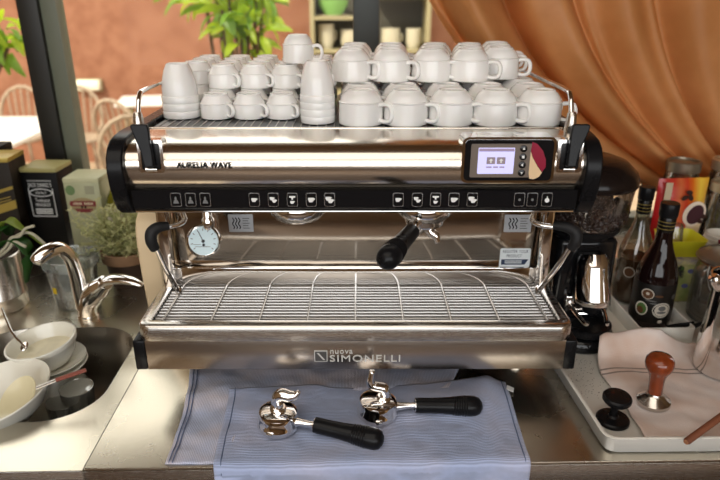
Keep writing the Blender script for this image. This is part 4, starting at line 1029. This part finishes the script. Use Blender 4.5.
MB().lathe([(.010, .044), (.022, .048), (.0245, .052), (.0245, .058), (.022, .0615), (.010, .063), (0, .063)], 36, T(0, .001, 0) @ RX(4)).build('top_disc', black, tb, ang=30)
# wooden stick
k0 = Vector((0.5386, 0.7926, 0.0440)); k1 = Vector((0.6292, 0.8436, 0.0600))
sk = thing('wooden_stick', 'brown wooden handle resting on the tray rim, lower right corner', 'handle')
dd = (k1 - k0).normalized()
MB().tube([k0, k0 + dd*.003, k0 + dd*.20], [.0045, .0058, .0058], 14).build('stick', mat('stick_wood', '#7d4a33', .5, vary=.25, scale=10), sk, ang=50)
MB().tube([k0 - dd*.0008, k0 + dd*.0005], [.0042, .0042], 14).build('stick_end', mat('stick_endgrain', '#b07a58', .6), sk)

# ------------------------------------------------------------------ grinder
gx, gy = .504, 1.200
g = thing('coffee_grinder', 'black coffee grinder with clear bean hopper and chrome chute', 'coffee grinder', (gx, gy, .0058))
MB().lathe([(0, 0), (.078, 0), (.082, .004), (.082, .018), (.076, .026), (.060, .030), (0, .032)], 44, T(0, -.008, 0), sx=.93).build('base', gloss_black, g)
MB().box(-.060, .068, -.002, .105, .02, .228, .014, seg=4).build('body', gloss_black, g)
MB().lathe([(.058, .0), (.062, .003), (.062, .010), (.05, .014)], 36, T(0, .045, .222)).build('collar', black, g)
MB().lathe([(.052, .0), (.076, .006), (.080, .012), (.080, .018), (.074, .022)], 40, T(0, .045, .232)).build('hopper_ring', black, g)
hop = thin_glass('hopper_plastic', (.95, .92, .90), .05, .04, .02, (.45, .35, .3))
MB().lathe([(.060, .248), (.082, .252), (.087, .262), (.095, .330), (.097, .345), (.095, .345), (.093, .330), (.085, .263), (.080, .255), (.058, .251)], 48, T(0, .045, 0)).build('hopper', hop, g)
MB().lathe([(.098, .338), (.1005, .342), (.1005, .352), (.095, .366), (.074, .386), (.052, .394), (0, .398)], 48, T(0, .045, 0)).build('hopper_lid', mat('lid_smoke_black', (.012, .008, .007), .2, spec=.3), g, ang=35)
beanm = mat('coffee_bean', '#2a1a14', .35, coat=.15, vary=.4, scale=60)
q = MB(); q.lathe([(0, -.0042), (.002, -.0035), (.0036, -.0015), (.004, .0004), (.003, .0018), (0, .002)], 8, sx=1.35, sy=.95)
bean_me = q.mesh('coffee_bean'); bean_me.materials.append(beanm)
MB().lathe([(.056, .253), (.080, .256), (.0845, .264), (.0865, .283), (.05, .289), (0, .292)], 32, T(0, .045, 0)).build('bean_fill', beanm, g)
rnd = random.Random(5); bq = MB()
bv_ = [tuple(v.co) for v in bean_me.vertices]; bf_ = [list(p_.vertices) for p_ in bean_me.polygons]
for k in range(900):
    a = rnd.uniform(0, 6.28)
    if k < 500: rr = .088 * math.sqrt(rnd.random()); z = .2875 + .005 * (1 - rr / .09) + .006 * rnd.random()
    else: z = rnd.uniform(.262, .286); rr = .0835 + (z - .262) * .14
    bq.add(bv_, bf_, T(rr*math.cos(a), .045 + rr*math.sin(a), z) @ Euler((rnd.uniform(0, 6), rnd.uniform(0, 6), rnd.uniform(0, 6))).to_matrix().to_4x4() @ Matrix.Scale(1.15, 4))
bo = bq.build('coffee_beans', beanm, g); bo['kind'] = 'stuff'
# chrome chute cover
ch = MB()
vs = []; fs = []; NA = 18; NZ = 8
for j in range(NZ + 1):
    t_ = j / NZ; rz_ = .032 + .006 * t_; z = .198 - .098 * t_; yc = -.026 - .030 * t_
    if j == 0: rz_ *= .78; z = .200
    for i in range(NA + 1):
        a = R(180 + 180 * i / NA); vs.append((rz_ * math.cos(a), yc + rz_ * 1.05 * math.sin(a), z + .008 * math.sin(-a)))
for j in range(NZ):
    for i in range(NA): fs.append([j*(NA+1)+i, j*(NA+1)+i+1, (j+1)*(NA+1)+i+1, (j+1)*(NA+1)+i])
fs.append(list(range(NA + 1)))
ch.add(vs, fs, T(.008, .012, 0)); co = ch.build('chute_cover', chrome, g, ang=50); so_ = co.modifiers.new('thickness', 'SOLIDIFY'); so_.thickness = .002
MB().box(-.020, .036, -.035, .0, .085, .20, .006).build('chute_housing', black, g)
MB().lathe([(.016, 0), (.024, .02), (.026, .03), (.024, .03), (.014, .002)], 24, T(.008, -.045, .080)).build('funnel', black, g)
for s in (-1, 1):
    MB().tube(smoothpath([(.008 + s*.030, .0, .080), (.008 + s*.032, -.03, .078), (.008 + s*.028, -.060, .074), (.008 + s*.022, -.082, .070), (.008 + s*.020, -.085, .076)], 5), .0048, 10).build('fork_arm', chrome, g, ang=80)
MB().box(-.034, .050, -.012, .004, .058, .100, .004).build('fork_plate', chrome, g)
MB().tube([(.008 - .020, -.02, .062), (.008 + .02, -.02, .062)], .004, 8).build('fork_bar', chrome, g)
MB().lathe([(.0, .030), (.050, .030), (.056, .034), (.056, .048), (.052, .050), (.048, .042), (0, .040)], 36, T(.005, -.030, 0)).build('catch_tray', black, g)

# ------------------------------------------------------------------ bottles and clutter
def syrup(name, label, loc, glass, fill, fillm, rz):
    t = thing(name, label, 'bottle', loc, (0, 0, R(rz)))
    MB().lathe([(0, .004), (.030, .0), (.038, .002), (.0405, .008), (.0405, .118), (.0385, .135), (.031, .160), (.0225, .182), (.0170, .202), (.0150, .222), (.0148, .262), (.0155, .264), (.0155, .268), (0, .268)], 36).build('bottle_glass', glass, t)
    if fillm: MB().lathe([(0, .006), (.036, .006), (.0385, .012), (.0385, fill), (0, fill)], 30).build('syrup', fillm, t)
    MB().lathe([(.0168, .258), (.0178, .260), (.0182, .286), (.0170, .289), (0, .289)], 28).build('bottle_cap', black, t)
    MB().lathe([(.0160, .225), (.0163, .226), (.0163, .257), (.0160, .258)], 24).build('neck_band', mat('neck_band_black', '#151311', .25), t)
    for z in (.232, .240, .248): MB().lathe([(.0163, z), (.0166, z + .0006), (.0163, z + .0012)], 24).build('neck_print', gold, t)
    return t
darkglass = mat('dark_syrup_glass', (.010, .004, .004), .05, spec=.4, coat=.2)
amber = thin_glass('bottle_clear_glass', (.82, .80, .70), .10, .02, .12, (.25, .20, .13))
b1 = (.693, 1.252, .0058)
f = syrup('syrup_bottle', 'front dark syrup bottle with round white label', b1, darkglass, 0, None, -20); f.scale = (1.1, 1.1, 1.0)
def wrap(px, pz, rr, m, name, par, r_cyl=.0412, sx=1.0):
    """round print wrapped on the bottle wall"""
    nn = 24; vs = [(0, 0)] + [(rr*sx*math.cos(2*math.pi*i/nn), rr*math.sin(2*math.pi*i/nn)) for i in range(nn)]
    P_ = []
    for (x, z) in vs:
        a = (px + x) / r_cyl; P_.append((r_cyl*math.sin(a), -r_cyl*math.cos(a), pz + z))
    return MB().add(P_, [[0, i + 1, (i + 1) % nn + 1] for i in range(nn)]).build(name, m, par)
lw = mat('bottle_label_white', '#cfc8bb', .5); lbk = mat('bottle_label_black', '#141210', .4); lgn = mat('bottle_label_green', '#4a6b33', .5); lbr = mat('bottle_label_brown', '#5d3b20', .5)
MB().lathe([(.0407, .018), (.0409, .019), (.0409, .110), (.0407, .111)], 36, a0=0, a1=360).build('label_wrap', lbk, f)
wrap(.016, .052, .0185, lw, 'label_disc', f); wrap(.016, .052, .0155, lbk, 'disc_ring', f, .0414); wrap(.016, .052, .0145, lw, 'disc_field', f, .0416)
wrap(.016, .057, .006, grey_print, 'disc_emblem', f, .0418, 1.3); wrap(.016, .047, .003, grey_print, 'disc_print', f, .0418, 3.2)
wrap(-.024, .050, .0165, lw, 'label_oval', f, .0412, .78); wrap(-.0235, .050, .0135, lgn, 'oval_leaf', f, .0414, .75); wrap(-.026, .046, .0085, lbr, 'oval_nut', f, .0416, .8)
wrap(-.016, .088, .0125, lw, 'brand_disc', f, .0412); wrap(-.016, .0875, .0105, lbr, 'brand_field', f, .0414); wrap(-.016, .089, .0035, lw, 'brand_mark', f, .0416)
wrap(.006, .086, .0028, lbr, 'brand_print', f, .0412, 3.0); wrap(-.008, .073, .0016, grey_print, 'label_print', f, .0412, 7); wrap(.0, .067, .0016, grey_print, 'label_print', f, .0412, 6)
wrap(.040, .082, .006, grey_print, 'label_box', f, .0412); wrap(.016, .024, .004, lw, 'label_price', f, .0412, 1.2)
b2 = (.698, 1.372, .0058)
f2 = syrup('syrup_bottle', 'rear clear syrup bottle half full of amber syrup', b2, amber, .115, mat('amber_syrup', '#4a2a14', .15, coat=.3), -10)
wrap(-.020, .085, .0135, lw, 'brand_disc', f2, .0412); wrap(-.020, .085, .0115, lbr, 'brand_field', f2, .0414)
# low white bin holding the bottles
bn = thing('bottle_bin', 'low white bin holding the two syrup bottles', 'bin', (0, 0, .0058))
x0, x1, y0, y1 = .632, .748, 1.165, 1.445
for (xa, xb, ya, yb) in ((x0 - .004, x0, y0, y1), (x1, x1 + .004, y0, y1), (x0, x1, y0 - .004, y0), (x0, x1, y1, y1 + .004)):
    MB().box(xa, xb, ya, yb, 0, .034, .001).build('bin_side', traym, bn)
# stack of lids between grinder and bottles
lidm = mat('lid_white', '#d8d2c6', .4)
lx_ = (0.6241, 1.3000, 0.0374)
lid_me = MB().lathe([(.030, 0), (.034, .001), (.035, .004), (.032, .006), (.027, .007), (.026, .004), (0, .004)], 28).mesh('paper_lid'); lid_me.materials.append(lidm)
for k in range(7):
    o = link('drink_lid', lid_me, None, None, (.612 - .0008*k, 1.345, .0062 + .0085 * k)); o.scale = (.60, .60, 1)
    tag(o, 'white drink lid, %s of the short stack between grinder and bottles' % ['bottom', 'second', 'third', 'fourth', 'fifth', 'sixth', 'top'][k], 'lid', 'drink lids beside the grinder')

# patterned canister with yellow tub and clear cup on it
cn = thing('patterned_canister', 'cream canister with green and yellow pattern under the yellow tub', 'canister', (.806, 1.395, .0058))
patm = mat('floral_paper', '#c9bf86', .6, scale=28, color2='#8f9d58')
MB().box(-.050, .050, -.050, .050, 0, .112, .006, seg=3).build('canister_body', patm, cn)
MB().box(-.052, .052, -.052, .052, .100, .1145, .004).build('canister_lid', mat('floral_lid', '#d6cb95', .6, scale=50, color2='#7a6a9a'), cn)
for k, (x, z) in enumerate(((-.03, .085), (-.005, .092), (.02, .084), (-.02, .05), (.012, .045))):
    MB().prism(ellipse(.008, .006, 12), -.0509, -.0495, 'y', T(x, 0, z)).build('printed_flower', mat('flower_print', '#6a6a9a', .6) if k % 2 == 0 else lgn, cn)
ylw = mat('yellow_plastic', '#d8d02a', .4)
yt = thing('yellow_tub', 'bright yellow plastic tub on the patterned canister', 'tub', (.812, 1.395, .1205))
lo = [[(x, y, z) for x, y in rounded(w_, d_, .012, 4)] for w_, d_, z in ((.076, .070, .0), (.080, .074, .002), (.096, .088, .042), (.099, .091, .044), (.095, .087, .044), (.078, .072, .004))]
n = len(lo[0])
MB().add([p for l_ in lo for p in l_], [[j*n+i, j*n+(i+1) % n, (j+1)*n+(i+1) % n, (j+1)*n+i] for j in range(len(lo)-1) for i in range(n)] + [[(len(lo)-1)*n+i for i in range(n)], list(range(n))[::-1]]).build('tub_body', ylw, yt, ang=40)
clearp = thin_glass('clear_cup', (.95, .93, .93), .10, .03, .10, (.8, .75, .72))
cc = thing('clear_cup', 'clear plastic cup upside down in the yellow tub', 'cup', (.795, 1.395, .125))
MB().lathe([(.025, 0), (.0265, .001), (.0265, .004), (.024, .005), (.018, .066), (.017, .068), (0, .068)], 28).build('cup_wall', clearp, cc)
MB().lathe([(.0262, .0), (.0275, .001), (.0275, .004), (.0262, .005)], 28).build('cup_rim', clearp, cc)
# coffee packet
cpx = (.862, 1.515, .0058)
cp = thing('coffee_packet', 'red and yellow coffee packet printed with a cup and beans', 'packet', cpx, (0, 0, R(4)))
pm = mat('packet_print', '#c02a22', .3, coat=.3); nt = pm.node_tree; b_ = nt.nodes['Principled BSDF']
tc = nt.nodes.new('ShaderNodeTexCoord'); sp = nt.nodes.new('ShaderNodeSeparateXYZ'); nt.links.new(tc.outputs['Generated'], sp.inputs[0])
rp = nt.nodes.new('ShaderNodeValToRGB'); e = rp.color_ramp.elements
e[0].position = 0; e[0].color = lin('#b5171f'); e[1].position = 1; e[1].color = lin('#e0a030')
for pos, c in ((.30, '#c23a28'), (.42, '#cf6a3c'), (.55, '#c83a20'), (.66, '#d96a18'), (.82, '#f0c848')):
    q = e.new(pos); q.color = lin(c)
nt.links.new(sp.outputs[0], rp.inputs[0]); nt.links.new(rp.outputs[0], b_.inputs['Base Color'])
def packet(u, v, side):
    x = -.068 + .136 * u; z = .268 * v
    bulge = .022 * (math.sin(math.pi * u) ** .5) * (math.sin(math.pi * min(1, v * 1.02 + .0)) ** .4 if 0 < v < .98 else 0.05)
    return (x, side * bulge, z)
q = MB(); q.grid(lambda u, v: packet(u, v, -1), 16, 20); q.uv = None
vs2 = [packet(i/16, j/20, 1) for j in range(21) for i in range(17)]
q.add(vs2, [[j*17+i, j*17+i+1, (j+1)*17+i+1, (j+1)*17+i] for j in range(20) for i in range(16)])
q.build('packet_body', pm, cp, ang=60)
PF = T(0, -.0235, 0)
MB().box(-.058, -.040, -.0205, -.0188, .20, .262).build('side_panel_print', mat('beige_print', '#c9b79a', .5), cp)
cpw = MB().prism(ellipse(.030, .034), -.0006, 0, 'y', PF @ T(.030, 0, .178) @ RY(25)).build('printed_cup', mat('cup_print', '#ead9c6', .4), cp)
MB().prism(ellipse(.021, .027), -.0012, -.0006, 'y', PF @ T(.033, 0, .176) @ RY(25)).build('printed_coffee', mat('coffee_print', '#43222a', .4), cpw)
MB().prism([(.010, .165), (.055, .165), (.050, .115), (.018, .108)], -.0005, .0002, 'y', PF).build('printed_cup_side', mat('cup_print2', '#e2c9a0', .4), cp)
bnp = mat('bean_print', '#3a2018', .4)
for x, z, a in ((.006, .236, 20), (-.004, .222, -30), (.012, .222, 60), (.048, .158, 30), (.056, .170, -20)):
    MB().prism(ellipse(.009, .006, 14), -.0012, 0, 'y', PF @ T(x, 0, z) @ RY(a)).build('printed_bean', bnp, cp)
# clip jar
jm = thin_glass('jar_glass', (.94, .95, .92), .10, .02, .08, (.75, .73, .66))
jr = thing('clip_jar', 'glass clip-top jar with wire clasp at the right edge', 'jar', (.862, 1.262, .0058))
MB().lathe([(0, .003), (.060, 0), (.068, .006), (.070, .020), (.070, .110), (.066, .128), (.060, .135), (.060, .142), (.057, .142), (.062, .126), (.066, .108), (.066, .02), (.06, .006), (0, .006)], 44).build('jar_body', jm, jr)
MB().lathe([(.061, .146), (.068, .148), (.071, .153), (.068, .160), (.052, .168), (.030, .171), (0, .171)], 44).build('jar_lid', jm, jr)
MB().lathe([(.060, .142), (.064, .143), (.064, .146), (.060, .147)], 40).build('rubber_seal', mat('seal_rubber', '#b0683a', .6), jr)
wire = mat('clasp_wire', (.35, .34, .32), .3, 1.0)
MB().lathe([(.0705, .149), (.0722, .150), (.0722, .1525), (.0705, .153)], 40).build('lid_wire', wire, jr)
MB().tube(smoothpath([(-.066, -.030, .150), (-.070, -.036, .130), (-.062, -.042, .098), (-.050, -.056, .094), (-.046, -.060, .112), (-.048, -.058, .148)], 5), .0018, 8).build('clasp', wire, jr, ang=180)
MB().tube(smoothpath([(-.064, -.034, .138), (-.058, -.046, .120), (-.050, -.052, .138)], 5), .0018, 8).build('clasp', wire, jr, ang=180)
MB().lathe([(0, .008), (.062, .008), (.064, .014), (.064, .060), (.04, .066), (0, .062)], 36).build('jar_contents', mat('dried_fruit', '#6d5340', .7, bump=.6, scale=40, vary=.4), jr)
MB().lathe([(.0708, .055), (.0712, .056), (.0712, .105), (.0708, .106)], 24, a0=235, a1=300).build('jar_label', mat('label_red', '#b8483a', .5), jr)
# milk jug
mj = thing('milk_jug', 'polished steel milk jug at the right picture edge', 'jug', (.748, 1.045, .0145))
MB().lathe([(0, .002), (.052, 0), (.055, .004), (.054, .060), (.051, .110), (.050, .165), (.055, .195), (.057, .200), (.054, .200), (.048, .165), (.050, .06), (.05, .006), (0, .006)], 48).build('jug_body', chrome, mj, ang=50)
MB().tube(smoothpath([(.050, 0, .175), (.085, 0, .170), (.092, 0, .11), (.055, 0, .045)], 6), .006, 10).build('jug_handle', chrome, mj, ang=180)
MB().tube(smoothpath([(-.050, -.01, .185), (-.062, -.012, .200), (-.070, -.014, .206)], 4), [.012]*5 + [.010]*4, 12).build('jug_spout', chrome, mj, ang=180)
# black brush and scoop
bk = thing('round_brush', 'small black bristle brush head behind the front bottle', 'brush', (.770, 1.310, .0058))
MB().tube([(0, 0, 0), (0, 0, .10)], .004, 8).build('brush_handle', black, bk)
br = MB(); rnd = random.Random(9)
for k in range(70):
    d_ = Vector((rnd.gauss(0, 1), rnd.gauss(0, 1), rnd.gauss(0, .8))).normalized() * .020
    br.tube([(0, 0, .100), (d_.x, d_.y, .100 + d_.z)], [.0016, .0007], 4)
br.build('bristles', rubber, bk)
sc = thing('plastic_scoop', 'black plastic scoop lying behind the cloth', 'scoop', (0.7462, 1.1989, 0.0180), (R(-35), R(5), R(20)))
vs = MB().grid(lambda u, v: ((u - .5) * .052 * math.sin(math.pi * (.15 + .85 * (1 - v)) ) ** .6, (v - .5) * .06, .010 * ((u - .5) * 2) ** 2), 8, 10)
so2 = vs.build('scoop_blade', rubber, sc, ang=180); q = so2.modifiers.new('thickness', 'SOLIDIFY'); q.thickness = .002
MB().tube([(0, -.028, .0), (.004, -.05, .004)], [.006, .003], 8).build('scoop_handle', rubber, sc)
# jars at the back
jm2 = thin_glass('spice_glass', (.9, .9, .86), .12, .03, .06, (.5, .5, .45))
def spice(loc, r, h, label, fillc, lidc):
    t = thing('spice_jar', label, 'jar', loc)
    MB().lathe([(0, 0), (r*.95, 0), (r, .006), (r, h*.82), (r*.9, h*.9), (r*.9, h*.93), (r*.86, h*.93), (r*.95, h*.8), (r*.95, .008), (0, .008)], 32).build('jar_body', jm2, t)
    MB().lathe([(0, .009), (r*.93, .009), (r*.93, h*.62), (r*.5, h*.66), (0, h*.64)], 28).build('jar_contents', mat('jar_fill_' + fillc[1:], fillc, .8, bump=.7, scale=70, vary=.5), t)
    MB().lathe([(r*.92, h*.90), (r*.98, h*.905), (r*.98, h*.99), (r*.92, h), (r*.80, h), (r*.78, h*.985), (0, h*.985)], 32).build('jar_lid', mat('jar_lid_' + lidc[1:], lidc, .3, .6), t)
spice((.915, 1.625, .0003), .045, .292, 'glass jar with metal lid standing behind the coffee packet', '#5a4a34', '#8d8270')
spice((.992, 1.535, .0058), .042, .252, 'glass jar of dark herbs beside the coffee packet, right edge', '#4d4a32', '#c0b49a')
spice((1.035, 1.605, .0003), .050, .300, 'tall jar under the curtain in the right corner', '#6a4a30', '#cdb89a')
pc_me = MB().lathe([(.026, 0), (.036, .080), (.0385, .082), (.0385, .086), (.036, .087), (.034, .080), (.025, .003), (0, .003)], 28).mesh('paper_cup'); pc_me.materials.append(lidm)
for k in range(7):
    o = link('paper_cup', pc_me, None, None, (.935, 1.425, .0062 + k * .0105))
    tag(o, 'white paper cup, %s of the nested stack behind the clip jar' % ['bottom', 'second', 'third', 'fourth', 'fifth', 'sixth', 'top'][k], 'paper cup', 'paper cups behind the clip jar')
rd = thing('red_pouch', 'dark red fabric pouch lying before the paper cups', 'pouch', (.905, 1.372, .0058))
MB().lathe([(0, 0), (.026, 0), (.034, .02), (.030, .09), (.012, .125), (.008, .135), (.012, .150), (0, .148)], 20, sx=.8).build('pouch_body', mat('red_fabric', '#7d1626', .8, bump=.4, scale=30), rd)
MB().lathe([(.009, .130), (.0105, .133), (.009, .136)], 16).build('pouch_tie', gold, rd)
